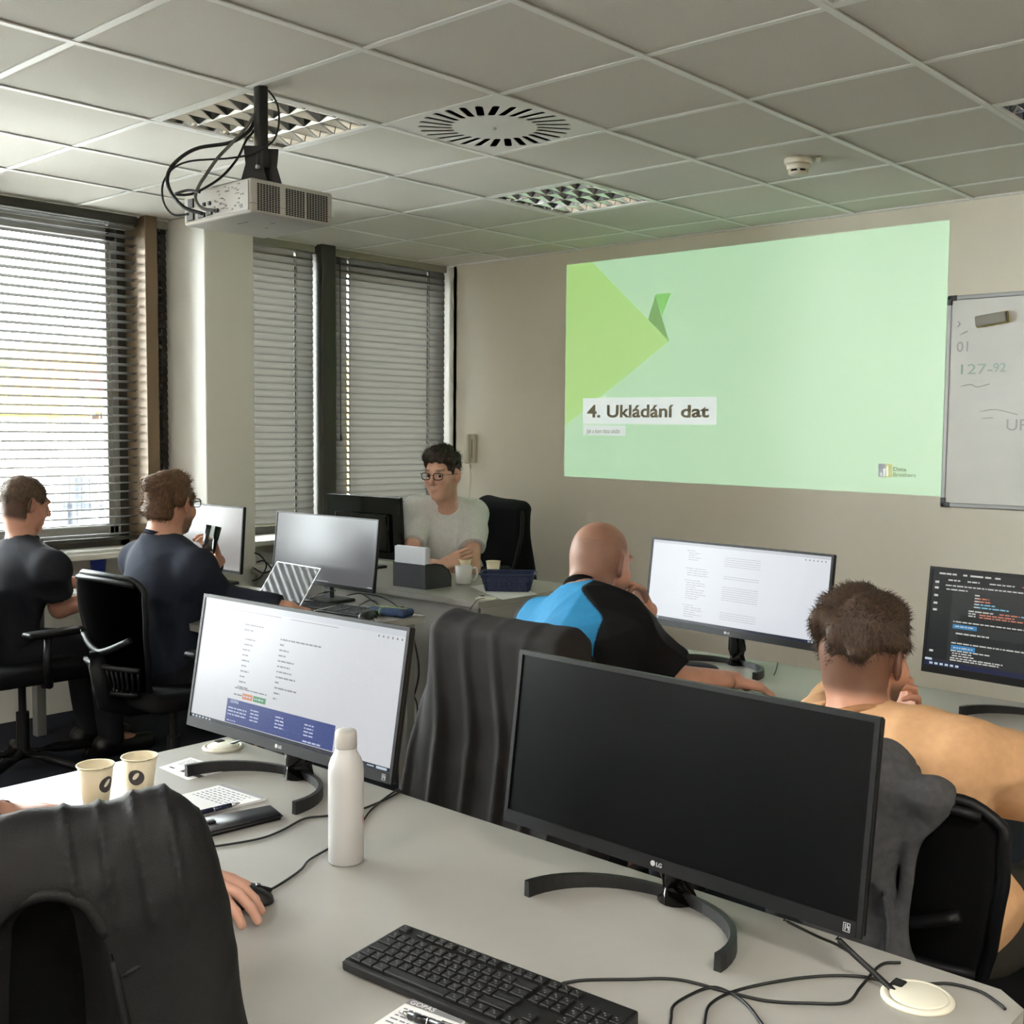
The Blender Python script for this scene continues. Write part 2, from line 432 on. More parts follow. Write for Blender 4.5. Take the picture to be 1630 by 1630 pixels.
def house(px0, px1, ytop, ybot, t, fm, rm, label, wins=(), roofh=0.4, depth=9.0, group='houses outside the window', name='house'):
    """facade square to the street that runs past the window; px/py give its edges at distance t"""
    A = P(px0, ybot, t); B = P(px1, ybot, t); T = P(px0, ytop, t)
    L = float(np.linalg.norm((B-A)[:2])); ux = np.array([(B-A)[0], (B-A)[1], 0])/L; n = np.array([-ux[1], ux[0], 0])
    if n @ CF < 0: n = -n                                  # away from the room
    z0 = A[2]; hh = T[2]-A[2]
    root = thing(name, label, 'building', tuple(A+ux*L/2), 0, group)
    o = A; b_ = prism(NB(), [(0, -6), (L, -6), (L, hh), (0, hh)], o, ux, (0, 0, 1), n*depth)
    obj('wall', b_, fm, root)
    rh = hh*roofh if roofh < 1 else roofh
    # gable roof, ridge along the facade
    v = []
    for s in (-0.4, L+0.4):
        for dd, zz in ((-0.6, hh-0.1), (depth/2, hh+rh), (depth+0.6, hh-0.1), (depth/2, hh-0.12)):
            v.append(o+ux*s+n*dd+np.array([0, 0, zz]))
    raw('roof', v, [(0, 4, 5, 1), (1, 5, 6, 2), (0, 3, 7, 4), (3, 2, 6, 7)], rm, root)
    raw('gable', v, [(0, 1, 2, 3)], fac[1], root); raw('gable', v, [(4, 7, 6, 5)], fac[1], root)
    for (wx, wy, ww, wh) in wins:                         # centre in pixels, size in metres
        q = P(wx, wy, t); s = float((q-A) @ ux); zz = q[2]-z0
        c = o+ux*s-n*0.03; c[2] = q[2]
        fb = prism(NB(), [(-ww/2-.1, -wh/2-.1), (ww/2+.1, -wh/2-.1), (ww/2+.1, wh/2+.1), (-ww/2-.1, wh/2+.1)], c-n*0.08, ux, (0, 0, 1), n*0.1)
        wo = obj('window', fb, fac[0], root)
        for sx in (-1, 1):
            obj('pane', prism(NB(), [(-ww/4+.06, -wh/2), (ww/4-.06, -wh/2), (ww/4-.06, wh/2), (-ww/4+.06, wh/2)], c+ux*sx*ww/4-n*0.1, ux, (0, 0, 1), n*0.06), pane_m, wo)
    settle(root)
    return root
W1 = [(107, 837, 1.1, 1.9), (119, 837, 1.1, 1.9), (131, 837, 1.1, 1.9), (40, 837, 1.1, 1.9), (180, 837, 1.1, 1.9)]
W2 = [(119, 782, 1.0, 1.6), (132, 782, 1.0, 1.6), (144, 782, 1.0, 1.6), (40, 782, 1.0, 1.6), (180, 782, 1.0, 1.6)]
house(-120, 340, 752, 905, 46, fac[0], roofs[3], 'white apartment house with two rows of windows just outside', W1+W2, roofh=.45, depth=10)
house(-60, 62, 690, 752, 82, fac[0], roofs[3], 'white house with pale roof left of the apartment house', [(8, 715, 1.4, 1.6), (30, 715, 1.4, 1.6), (48, 715, 1.4, 1.6)], roofh=.3, depth=5)
house(70, 235, 686, 752, 88, fac[0], roofs[3], 'white house with dark paired windows behind the apartment house', [(106, 715, 1.0, 2), (122, 715, 1.0, 2), (170, 712, 1.4, 1.6)], roofh=.3)
house(-70, 100, 656, 700, 120, fac[2], roofs[2], 'long yellow house with yellow roof at the left of the view', [(20, 678, 2, 1.6), (60, 678, 2, 1.6)], roofh=2.6, depth=8)
house(108, 240, 655, 692, 134, fac[1], roofs[2], 'cream terrace with yellow roof and three gaps', [(125, 668, 2, 2), (160, 668, 2, 2), (190, 668, 2, 2)], roofh=2.4)
house(22, 112, 626, 655, 165, fac[0], roofs[0], 'white house with orange roof halfway up the hill', [(45, 642, 2, 1.6), (85, 642, 2, 1.6)], roofh=3.5)
house(120, 232, 624, 652, 175, fac[1], roofs[1], 'cream house with salmon roof on the right of the hill', [(150, 640, 2, 1.6), (180, 640, 2, 1.6)], roofh=3.5)
house(30, 150, 607, 620, 215, fac[0], roofs[0], 'broad orange roofed house near the hilltop', [(60, 614, 2, 1.5), (120, 614, 2, 1.5)], roofh=5.5)
house(-60, 24, 612, 630, 220, fac[2], roofs[2], 'small yellow house on the hill by the trees', [(5, 622, 2, 1.5)], roofh=3.5)
def far_tree(px, py, t, r, label):
    c = P(px, py, t); root = thing('tree', label, 'tree', (c[0], c[1], c[2]-r*1.3), 0, 'trees on the hill')
    b_ = NB(); bmesh.ops.create_icosphere(b_, subdivisions=3, radius=r)
    for v in b_.verts:
        s = 1+0.22*math.sin(v.co.x*5/r+px)*math.sin(v.co.y*6/r)+random.uniform(-0.09, 0.09); v.co *= s
    bmesh.ops.translate(b_, verts=b_.verts, vec=(0, 0, r*1.3))
    obj('crown', b_, tree_m, root, True)
    obj('trunk', cyl(NB(), (0, 0, -r*1.5), (0, 0, r*0.8), r*0.12, r*0.08, 8), mat('far_trunk', (96, 80, 62), rough=1), root)
far_tree(8, 600, 235, 4.0, 'dark green tree at the left end of the hilltop')
far_tree(28, 597, 250, 3.0, 'smaller green tree beside the hilltop house')
far_tree(172, 600, 245, 2.6, 'round tree right of the broad orange roof')
# ================================================================== ceiling fixtures
louver_m = mat('louver_aluminium', (214, 214, 212), rough=0.12, metal=1.0)
refl_m = mat('reflector_white', (226, 226, 220), rough=0.4)
dark_m = mat('dark_interior', (12, 12, 12), rough=0.9)
tube_on = mat('fill_tube_lit', (250, 246, 236), emit=(255, 246, 230), estr=6.0)  # glowing tubes of the added rear fill lights
tube_m = mat('lamp_tube_glass', (232, 232, 226), rough=0.25)
def wedge(L, top=0.034, bot=0.004, h=0.042):
    b_ = NB(); prism(b_, [(-bot/2, 0), (bot/2, 0), (top/2, h), (-top/2, h)], (-L/2, 0, 0), (0, 1, 0), (0, 0, 1), (L, 0, 0))
    me = bpy.data.meshes.new('blade'); bmesh.ops.recalc_face_normals(b_, faces=b_.faces[:]); b_.to_mesh(me); b_.free(); me.materials.append(louver_m)
    return me
wl, wc = wedge(0.556), wedge(0.1385, top=0.030)
def ceiling_light(i, j, label, on=False):
    t = thing('ceiling_light', label, 'ceiling light', (0.6*i+0.3, 0.6*j+0.3, H), 0, 'recessed louvre ceiling lights')
    b_ = NB()
    for s in (-1, 1):
        box(b_, (s*0.284, 0, -0.001), (0.022, 0.59, 0.008)); box(b_, (0, s*0.284, -0.001), (0.546, 0.022, 0.008))
    obj('frame', b_, tbar_m, t)
    b_ = NB()
    for s in (-1, 1):
        box(b_, (s*0.283, 0, 0.05), (0.006, 0.57, 0.1)); box(b_, (0, s*0.283, 0.05), (0.57, 0.006, 0.1))
    box(b_, (0, 0, 0.1), (0.57, 0.57, 0.006))
    obj('housing', b_, louver_m, t)
    for k in range(3):
        o = mesh_obj('lane_divider', wl, None, t); o.location = (0, (k-1)*0.139, 0.002)
    for k in range(4):
        yy = (k-1.5)*0.139
        for q in range(6):
            o = mesh_obj('cross_blade', wc, None, t); o.location = ((q-2.5)*0.0925, yy, 0.004); o.rotation_euler = (0, 0, R(90))
        obj('lamp_tube', cyl(NB(), (-0.27, yy, 0.08), (0.27, yy, 0.08), 0.013, n=12), tube_on if on else tube_m, t, True)
    if on:                                  # rear lights are added fill, lit to brighten the room
        ld = bpy.data.lights.new('fill_lamp', 'AREA'); ld.size = 0.52; ld.energy = 11.0; ld.color = (1.0, 0.96, 0.91)
        lo_ = bpy.data.objects.new('fill_lamp', ld); link(lo_); lo_.parent = t; lo_.location = (0, 0, -0.006)
    return t
ceiling_light(-1, 1, 'square louvre ceiling light behind the projector mount')
ceiling_light(-1, 4, 'square louvre ceiling light nearest the projected slide')
ceiling_light(3, 1, 'louvre ceiling light cut by the top edge of the picture')
ceiling_light(3, 4, 'louvre ceiling light cut by the right edge of the picture')
for (i, j) in rear_fill_lights:
    ceiling_light(i, j, 'burning louvre ceiling light behind the viewer', True)['group'] = 'added fill lights behind the viewer'

# swirl air diffuser
t = thing('air_diffuser', 'white square ceiling air diffuser with a ring of dark radial slots', 'air vent', (0.3, 2*0.6+0.3, H), 0)
b_ = box(NB(), (0, 0, 0.0), (0.588, 0.588, 0.004), bev=0.001)
plate = obj('plate', b_, tbar_m, t)
cb = NB(); NS = 28
for k in range(NS):
    a = 2*math.pi*k/NS
    M_ = Matrix.Rotation(a, 4, 'Z') @ Matrix.Translation((0.222, 0.014, 0)) @ Matrix.Rotation(R(14), 4, 'Z')
    prism(cb, [(M_ @ Vector((x, y, 0))).to_2d()[:] for x, y in rrect(0.132, 0.0285, 0.013, 3)], (0, 0, -0.03), (1, 0, 0), (0, 1, 0), (0, 0, 0.06))
cut = obj('cutter', cb, dark_m, t)
md = plate.modifiers.new('slots', 'BOOLEAN'); md.object = cut; md.operation = 'DIFFERENCE'; md.solver = 'EXACT'
dg = bpy.context.evaluated_depsgraph_get()
me = bpy.data.meshes.new_from_object(plate.evaluated_get(dg)); plate.modifiers.clear(); plate.data = me
bpy.data.objects.remove(cut)
b_ = box(NB(), (0, 0, 0.09), (0.57, 0.57, 0.004))
for s in (-1, 1): box(b_, (s*0.285, 0, 0.05), (0.004, 0.57, 0.09)); box(b_, (0, s*0.285, 0.05), (0.57, 0.004, 0.09))
obj('plenum', b_, mat('plenum_black', (4, 4, 4), rough=1.0, spec=0.0), t)
for k in range(NS):
    a = 2*math.pi*k/NS
    M_ = Matrix.Rotation(a, 4, 'Z') @ Matrix.Translation((0.222, 0.014, 0.04)) @ Matrix.Rotation(R(14), 4, 'Z') @ Matrix.Rotation(R(38), 4, 'X')
    boxo('vane', (0, 0, 0), (0.112, 0.008, 0.0012), dark_m, t, rot=None).matrix_local = M_
obj('centre_screw', cyl(NB(), (0, 0, -0.008), (0, 0, 0), 0.006, n=12), alu, t)

# smoke detector
q = gz(1271, 253, H)
t = thing('smoke_detector', 'small round cream smoke detector on a ceiling tile', 'smoke detector', (q[0], q[1], H), 0)
cream = mat('cream_plastic', (222, 214, 196), rough=0.45)
obj('base', lathe(NB(), [(0.058, 0.0), (0.058, -0.016), (0.054, -0.022)], 32), cream, t, True)
b_ = lathe(NB(), [(0.05, -0.02), (0.045, -0.044), (0.044, -0.046)], 32); obj('body', b_, cream, t, True)
obj('sensor_gap', lathe(NB(), [(0.036, -0.044), (0.036, -0.056)], 24), dark_m, t, True)
for k in range(6):
    a = k*math.pi/3
    boxo('rib', (0.039*math.cos(a), 0.039*math.sin(a), -0.05), (0.006, 0.012, 0.014), cream, t, rot=(0, 0, a))
obj('cap', lathe(NB(), [(0.041, -0.055), (0.036, -0.064), (0.02, -0.067)], 24), cream, t, True)
b_ = box(NB(), (0.072, 0.035, -0.008), (0.02, 0.035, 0.014), rot=(0, 0, R(30)), bev=0.003); obj('indicator_clip', b_, white_pl, t)

# ------------------------------------------------------------------ projector on its mount
PX0, PX1, PY0, PY1, PZ0, PZ1 = -0.161, 0.225, 0.46, 0.788, 2.196, 2.306
pc = ((PX0+PX1)/2, (PY0+PY1)/2)
pj_m = mat('projector_shell', (176, 174, 168), rough=0.45, bump=0.04, bscale=700)
pj_panel = mat('projector_rear_panel', (172, 170, 165), rough=0.5)
t = thing('projector', 'white ceiling projector with perforated side vents hanging below the louvre light', 'projector', (pc[0], pc[1], PZ1), 0)
obj('body', box(NB(), (pc[0], pc[1], (PZ0+PZ1)/2), (PX1-PX0, PY1-PY0, PZ1-PZ0), bev=0.010, seg=3), pj_m, t, True)
rp = obj('rear_panel', box(NB(), (pc[0], PY0-0.001, (PZ0+PZ1)/2), (PX1-PX0-0.022, 0.004, PZ1-PZ0-0.018), bev=0.001), pj_panel, t)
def rear(u, v): return (PX0+u*(PX1-PX0), PY0-0.005, PZ0+v*(PZ1-PZ0))
prt = NB()
for u, v, a, b in ((0.30, 0.2, .036, .016), (0.42, 0.22, .03, .014), (0.53, 0.24, .014, .012), (0.13, 0.25, .04, .03), (0.14, .62, .03, .03), (0.34, .5, .012, .012), (0.42, .5, .012, .012)):
    boxo('port', rear(u, v), (a, 0.008, b), black_pl, rp, bev=0.001)
prt = NB()
for k in range(34):
    u, v = random.uniform(0.48, 0.9), random.uniform(0.12, 0.88)
    box(prt, (rear(u, v)[0], PY0-0.0035, rear(u, v)[2]), (random.uniform(.004, .02), 0.001, random.uniform(.002, .005)))
obj('printed_markings', prt, mat('print_grey', (120, 118, 112), rough=0.6), t)['kind'] = 'stuff'
vh = NB()
for y0, ncol in ((PY0+0.022, 8), (PY0+0.132, 7), (PY0+0.216, 8)):
    for cidx in range(ncol):
        for ridx in range(15):
            box(vh, (PX1+0.0004, y0+0.006+cidx*0.0112, PZ0+0.013+ridx*0.0057), (0.001, 0.0084, 0.0041))
obj('vent_holes', vh, dark_m, t)['kind'] = 'stuff'
obj('seam', box(NB(), (pc[0], pc[1], PZ0+0.03), (PX1-PX0+0.0006, PY1-PY0+0.0006, 0.0012)), cable_g, t)
b_ = NB()
for (a, b, c_, d) in ((0.05, .55, .06, .004), (0.12, .62, .02, .003), (0.03, .66, .018, .003)): box(b_, (a, b, PZ0-0.0005), (c_, d, 0.001))
obj('underside_print', b_, cable_g, t)
b_ = cyl(NB(), (-0.08, PY1-0.01, PZ0+0.055), (-0.08, PY1+0.03, PZ0+0.055), 0.036, n=28); obj('lens_ring', b_, black_pl, t, True)
obj('lens', cyl(NB(), (-0.08, PY1+0.02, PZ0+0.055), (-0.08, PY1+0.032, PZ0+0.055), 0.028, 0.02, 24), black_gl, t, True)
obj('mount_plate', box(box(NB(), (0.03, 0.62, PZ1+0.008), (0.17, 0.24, 0.012), bev=0.002), (0.12, 0.74, PZ1+0.008), (0.08, 0.09, 0.012), bev=0.002), black_pl, t)
mp = (0.056, 0.621)
b_ = NB()
for s in (-1, 1):
    prism(b_, [(-0.05, 0), (0.05, 0), (0.028, 0.075), (0.034, 0.135), (-0.034, 0.135), (-0.028, 0.075)], (mp[0]-0.04*0, mp[1]+s*0.026, PZ1+0.012), (0.74, 0.67, 0), (0, 0, 1), (0, 0.004*s, 0))
box(b_, (mp[0], mp[1], PZ1+0.105), (0.03, 0.05, 0.055), bev=0.003)
br = obj('mount_bracket', b_, black_pl, t)
obj('bolt', cyl(NB(), (mp[0]+0.02, mp[1]-0.034, PZ1+0.075), (mp[0]+0.02, mp[1]-0.024, PZ1+0.075), 0.007, n=8), alu, br)
obj('pole', box(NB(), (mp[0], mp[1], (PZ1+0.1+H)/2), (0.036, 0.036, H-PZ1-0.1), bev=0.005, seg=2), black_pl, t, True)
settle(t)
def hang(pts, t0, t1): return [P(x, y, t0+(t1-t0)*k/(len(pts)-1)) for k, (x, y) in enumerate(pts)]
g_ = 'leads of the ceiling projector'
cable('projector_cable', 'thick black cable looping from the projector mount to the rear ports', hang([(410, 137), (407, 180), (400, 203), (386, 217), (363, 228), (315, 236), (284, 254), (267, 278), (271, 304), (293, 330), (322, 340)], 3.80, 3.63), 0.0062, cable_m, group=g_)
cable('projector_cable', 'grey cable hanging straight from the mount to the projector rear', hang([(415, 138), (412, 166), (396, 197), (370, 227), (346, 252), (328, 278), (317, 295), (311, 315), (321, 331), (343, 335)], 3.79, 3.62), 0.0055, cable_g, group=g_)
cable('projector_cable', 'slim black cable with a plug running down in front of the mount', hang([(412, 150), (407, 201), (392, 223), (378, 252), (352, 282), (317, 304), (298, 310), (279, 309), (300, 303), (318, 306)], 3.80, 3.60), 0.0042, cable_m, group=g_)
cable('projector_cable', 'thin dark lead curving right of the mount and round to the left', hang([(420, 136), (437, 157), (444, 179), (442, 208), (431, 228), (400, 245), (363, 252), (306, 256), (277, 267), (262, 286), (258, 306), (263, 328), (277, 342), (300, 341)], 3.80, 3.63), 0.0034, cable_m, group=g_)

# ================================================================== front wall
YW = YF-0.004
def Wp(x, y, dy=0.0):
    v = gy(x, y, YF-0.001-dy); return (v[0], YF-0.001-dy, v[2])
def proj_mat(name, target):  # projector light put into the wall panels as emission, less the room light
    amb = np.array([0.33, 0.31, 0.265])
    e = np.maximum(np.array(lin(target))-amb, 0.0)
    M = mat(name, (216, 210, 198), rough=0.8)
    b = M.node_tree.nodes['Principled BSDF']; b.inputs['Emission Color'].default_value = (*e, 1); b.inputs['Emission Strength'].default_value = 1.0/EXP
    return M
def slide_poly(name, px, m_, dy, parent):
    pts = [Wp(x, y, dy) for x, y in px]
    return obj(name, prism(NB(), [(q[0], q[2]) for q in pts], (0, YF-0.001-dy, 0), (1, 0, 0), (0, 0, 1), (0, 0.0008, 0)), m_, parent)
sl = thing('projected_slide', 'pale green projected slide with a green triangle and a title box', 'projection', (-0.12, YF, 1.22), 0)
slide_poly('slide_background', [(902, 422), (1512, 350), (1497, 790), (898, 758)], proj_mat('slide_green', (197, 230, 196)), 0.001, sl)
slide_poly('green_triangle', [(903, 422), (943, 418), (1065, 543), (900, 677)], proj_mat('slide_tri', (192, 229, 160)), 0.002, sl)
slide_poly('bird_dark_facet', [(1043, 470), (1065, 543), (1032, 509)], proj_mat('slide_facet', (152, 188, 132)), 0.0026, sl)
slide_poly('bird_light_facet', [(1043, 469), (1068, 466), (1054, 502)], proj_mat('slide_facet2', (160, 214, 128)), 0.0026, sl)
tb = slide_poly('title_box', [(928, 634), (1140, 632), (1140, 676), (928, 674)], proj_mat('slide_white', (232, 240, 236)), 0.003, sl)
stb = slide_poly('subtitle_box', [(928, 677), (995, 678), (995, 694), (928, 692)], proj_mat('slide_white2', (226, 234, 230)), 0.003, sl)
txt_m = mat('slide_text', (176, 166, 144), rough=0.8)
def wall_text(name, s, px, py, hpx, wpx, parent, m_, bold=0.0, dy=0.0045):
    """baseline start at (px,py); cap height from hpx pixels; width fitted to wpx"""
    a = Wp(px, py, dy); b = Wp(px+wpx, py, dy); c = Wp(px, py-hpx, dy)
    size = (c[2]-a[2])/0.70
    o = text_mesh(name, s, size, Matrix.Identity(4), m_, parent, extrude=0.0002, bold=bold)
    xs = [v.co.x for v in o.data.vertices]; wd = max(xs)-min(xs)
    o.data.transform(Matrix.Diagonal(((b[0]-a[0])/wd, 1, 1, 1)))
    o.data.transform(basis(a, (1, 0, 0), (0, 0, 1), (0, -1, 0)))
    return o
for s_, x_, w_ in (('4.', 935, 21), ('Ukládání', 965, 106), ('dat', 1083, 45)):
    wall_text('title_word', s_, x_, 664, 19, w_, tb, txt_m, bold=0.0028)
wall_text('subtitle_text', 'Jak a kam data uložit', 934, 689, 6.5, 53, stb, txt_m)
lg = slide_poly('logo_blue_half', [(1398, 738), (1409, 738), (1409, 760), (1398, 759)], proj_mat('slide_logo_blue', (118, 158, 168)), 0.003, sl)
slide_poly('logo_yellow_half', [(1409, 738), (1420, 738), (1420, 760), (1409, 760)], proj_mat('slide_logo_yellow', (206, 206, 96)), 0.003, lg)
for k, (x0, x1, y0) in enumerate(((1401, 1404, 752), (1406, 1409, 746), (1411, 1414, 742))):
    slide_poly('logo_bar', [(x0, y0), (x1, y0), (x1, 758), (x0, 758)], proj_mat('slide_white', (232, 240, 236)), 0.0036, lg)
wall_text('logo_word', 'Data', 1421, 749.5, 6, 21, sl, txt_m, bold=0.0003)
wall_text('logo_word', 'Brothers', 1421, 758, 6, 36, sl, txt_m)
settle(sl)

# whiteboard
wb_tl, wb_bl = gy(1512, 475, YF-0.02), gy(1501, 803, YF-0.02)
wx0, wz1, wz0 = (wb_tl[0]+wb_bl[0])/2, wb_tl[2], wb_bl[2]; wx1 = wx0+1.5
wb = thing('whiteboard', 'whiteboard with thin aluminium frame and faint writing beside the slide', 'whiteboard', ((wx0+wx1)/2, YF, wz0), 0)
board_m = mat('whiteboard_surface', (224, 223, 220), rough=0.18, var=0.05, vscale=3)
boxo('board', ((wx0+wx1)/2, YF-0.011, (wz0+wz1)/2), (wx1-wx0-0.02, 0.014, wz1-wz0-0.02), board_m, wb)
b_ = NB()
for xx in (wx0, wx1): box(b_, (xx, YF-0.012, (wz0+wz1)/2), (0.022, 0.022, wz1-wz0-0.05), bev=0.004)
for zz in (wz0, wz1): box(b_, ((wx0+wx1)/2, YF-0.012, zz), (wx1-wx0-0.05, 0.022, 0.022), bev=0.004)
obj('frame', b_, alu, wb)
for xx, sx in ((wx0, 1), (wx1, -1)):
    for zz, sz in ((wz0, 1), (wz1, -1)):
        b_ = box(NB(), (xx+sx*0.012, YF-0.013, zz), (0.05, 0.027, 0.026), bev=0.006); box(b_, (xx, YF-0.013, zz+sz*0.012), (0.026, 0.027, 0.05), bev=0.006)
        obj('corner_cap', b_, mat('dark_grey_plastic', (86, 88, 92), rough=0.4), wb)
mark_g = mat('marker_green', (168, 192, 182), rough=0.6); mark_k = mat('marker_faint', (178, 178, 178), rough=0.6)
def stroke(px, m_, wd=0.004):
    b_ = tube(NB(), catmull([Wp(x, y, 0.0185) for x, y in px], 4), wd/2, 5); return b_
for s, (x, y), hp, wp, m_ in (('127-', (1523, 596), 16, 50, mark_g), ('92', (1580, 592), 14, 20, mark_g), ('01', (1522, 560), 16, 18, mark_k), ('UP', (1600, 685), 18, 34, mark_k)):
    wall_text('writing', s, x, y, hp, wp, wb, m_, bold=0.0, dy=0.0182)
for pts in ([(1530, 615), (1545, 612), (1556, 616), (1575, 611)], [(1560, 655), (1585, 652), (1620, 660)], [(1562, 666), (1580, 665)], [(1525, 512), (1528, 516), (1524, 520)], [(1528, 533), (1540, 527)]):
    obj('writing', stroke(pts, mark_k), mark_k, wb)
settle(wb)
ec = gy(1578, 508, YF-0.04)
er = thing('board_eraser', 'grey and yellow whiteboard eraser stuck to the board', 'eraser', (ec[0], YF-0.04, ec[2]), 0)
er.rotation_euler = (0, R(-7), 0)
boxo('handle', (0, -0.006, 0), (0.145, 0.022, 0.05), mat('eraser_grey', (146, 142, 132), rough=0.6), er, bev=0.006, seg=2)
boxo('felt', (0, 0.012, 0), (0.15, 0.016, 0.056), mat('eraser_yellow', (178, 160, 84), rough=0.9), er, bev=0.003)

# wall intercom with its coiled cord
ic = gy(748, 714, YF-0.03)
ph = thing('wall_intercom', 'cream wall intercom handset with coiled cord beside the blinds', 'intercom', (ic[0], YF, ic[2]), 0)
cream2 = mat('intercom_cream', (206, 200, 180), rough=0.4)
boxo('base', (0, -0.018, 0), (0.085, 0.036, 0.20), cream2, ph, bev=0.010, seg=3, smooth=True)
boxo('handset', (-0.008, -0.048, 0), (0.045, 0.03, 0.205), cream2, ph, bev=0.012, seg=3, smooth=True)
boxo('grip_slot', (0.026, -0.037, 0), (0.012, 0.004, 0.13), mat('intercom_dark_cream', (150, 146, 132), rough=0.6), ph, bev=0.002)  # grip slot drawn as a darker cream strip
coil = [(0.006*math.cos(k*0.9)+0.01*math.sin(k*0.02), -0.03+0.006*math.sin(k*0.9), -0.1-k*0.00135) for k in range(260)]
obj('coiled_cord', tube(NB(), coil, 0.0022, 5), cream2, ph, True)
# ================================================================== desks
DZ = 0.74
desk_m = mat('desk_laminate', (158, 156, 149), rough=0.33, bump=0.03, bscale=500, var=0.012, vscale=30)
edge_m = mat('desk_edge', (166, 164, 156), rough=0.5)
leg_m = mat('desk_leg_grey', (128, 127, 124), rough=0.45, metal=0.3)
def desk(name, label, x0, x1, y0, y1, panel=False, chamfer=0.0):
    t = thing(name, label, 'desk', ((x0+x1)/2, (y0+y1)/2, 0), 0)
    poly = [(x0, y0), (x1, y0), (x1, y1-chamfer), (x1-chamfer*1.2, y1), (x0, y1)] if chamfer else [(x0, y0), (x1, y0), (x1, y1), (x0, y1)]
    obj('tabletop', prism(NB(), poly, (0, 0, DZ-0.004), (1, 0, 0), (0, 1, 0), (0, 0, 0.004)), desk_m, t)
    obj('edge_band', prism(NB(), poly, (0, 0, DZ-0.028), (1, 0, 0), (0, 1, 0), (0, 0, 0.0238)), edge_m, t)
    for xx in (x0+0.05, x1-0.05):
        for yy in (y0+0.06, y1-0.06):
            boxo('leg', (xx, yy, (DZ-0.028)/2), (0.05, 0.05, DZ-0.028), leg_m, t, bev=0.004)
        boxo('foot_rail', (xx, (y0+y1)/2, DZ-0.06), (0.045, y1-y0-0.17, 0.05), leg_m, t)
    boxo('cross_beam', ((x0+x1)/2, y1-0.10, DZ-0.06), (x1-x0-0.15, 0.04, 0.05), leg_m, t)
    if panel:
        yy = y0+0.03 if panel == 'front' else y1-0.03
        boxo('front_panel', ((x0+x1)/2, yy, 0.38), (x1-x0-0.02, 0.02, 0.66), mat('desk_panel', (160, 158, 152), rough=0.5), t)
        boxo('side_panel', (x1-0.012, (y0+y1)/2, 0.36), (0.02, y1-y0-0.04, 0.70), MATS['desk_panel'], t)
    return settle(t)
def grommet(parent_desk, px, py, n_leads=2):
    c = gz(px, py, DZ); c = Vector(c) - Vector(parent_desk.location)
    g = obj('cable_grommet', lathe(NB(), [(0.049, 0.0), (0.049, 0.003), (0.045, 0.006), (0.040, 0.006), (0.040, 0.004)], 36, (c.x, c.y, DZ)), mat('grommet_cream', (222, 218, 200), rough=0.4), parent_desk, True)
    lid = obj('lid', lathe(NB(), [(0.0385, 0.003), (0.0385, 0.0065), (0.036, 0.0075)], 36, (c.x+0.002, c.y, DZ)), MATS['grommet_cream'], g, True)
    hole = boxo('cable_slot', (c.x-0.032, c.y+0.012, DZ+0.0065), (0.018, 0.022, 0.006), dark_m, g, bev=0.002)
    return g
d_main = desk('office_desk', 'long pale grey desk in the foreground holding the bottle and keyboard', 0.856, 2.79, -0.865, -0.065, chamfer=0.035)
d_right = desk('office_desk', 'pale desk in front of the men in blue and peach shirts', 0.80, 2.80, 0.94, 1.735)
d_left = desk('office_desk', 'pale desk by the window with the laptop and two dark monitors', -2.17, -0.15, 0.78, 1.578)
d_ins = desk('teacher_desk', 'pale desk with a closed front panel where the man in white sits', -2.0, -0.245, 2.0, 2.78, panel='front')
grommet(d_main, 355, 1190); grommet(d_main, 1460, 1590); grommet(d_ins, 773, 953)

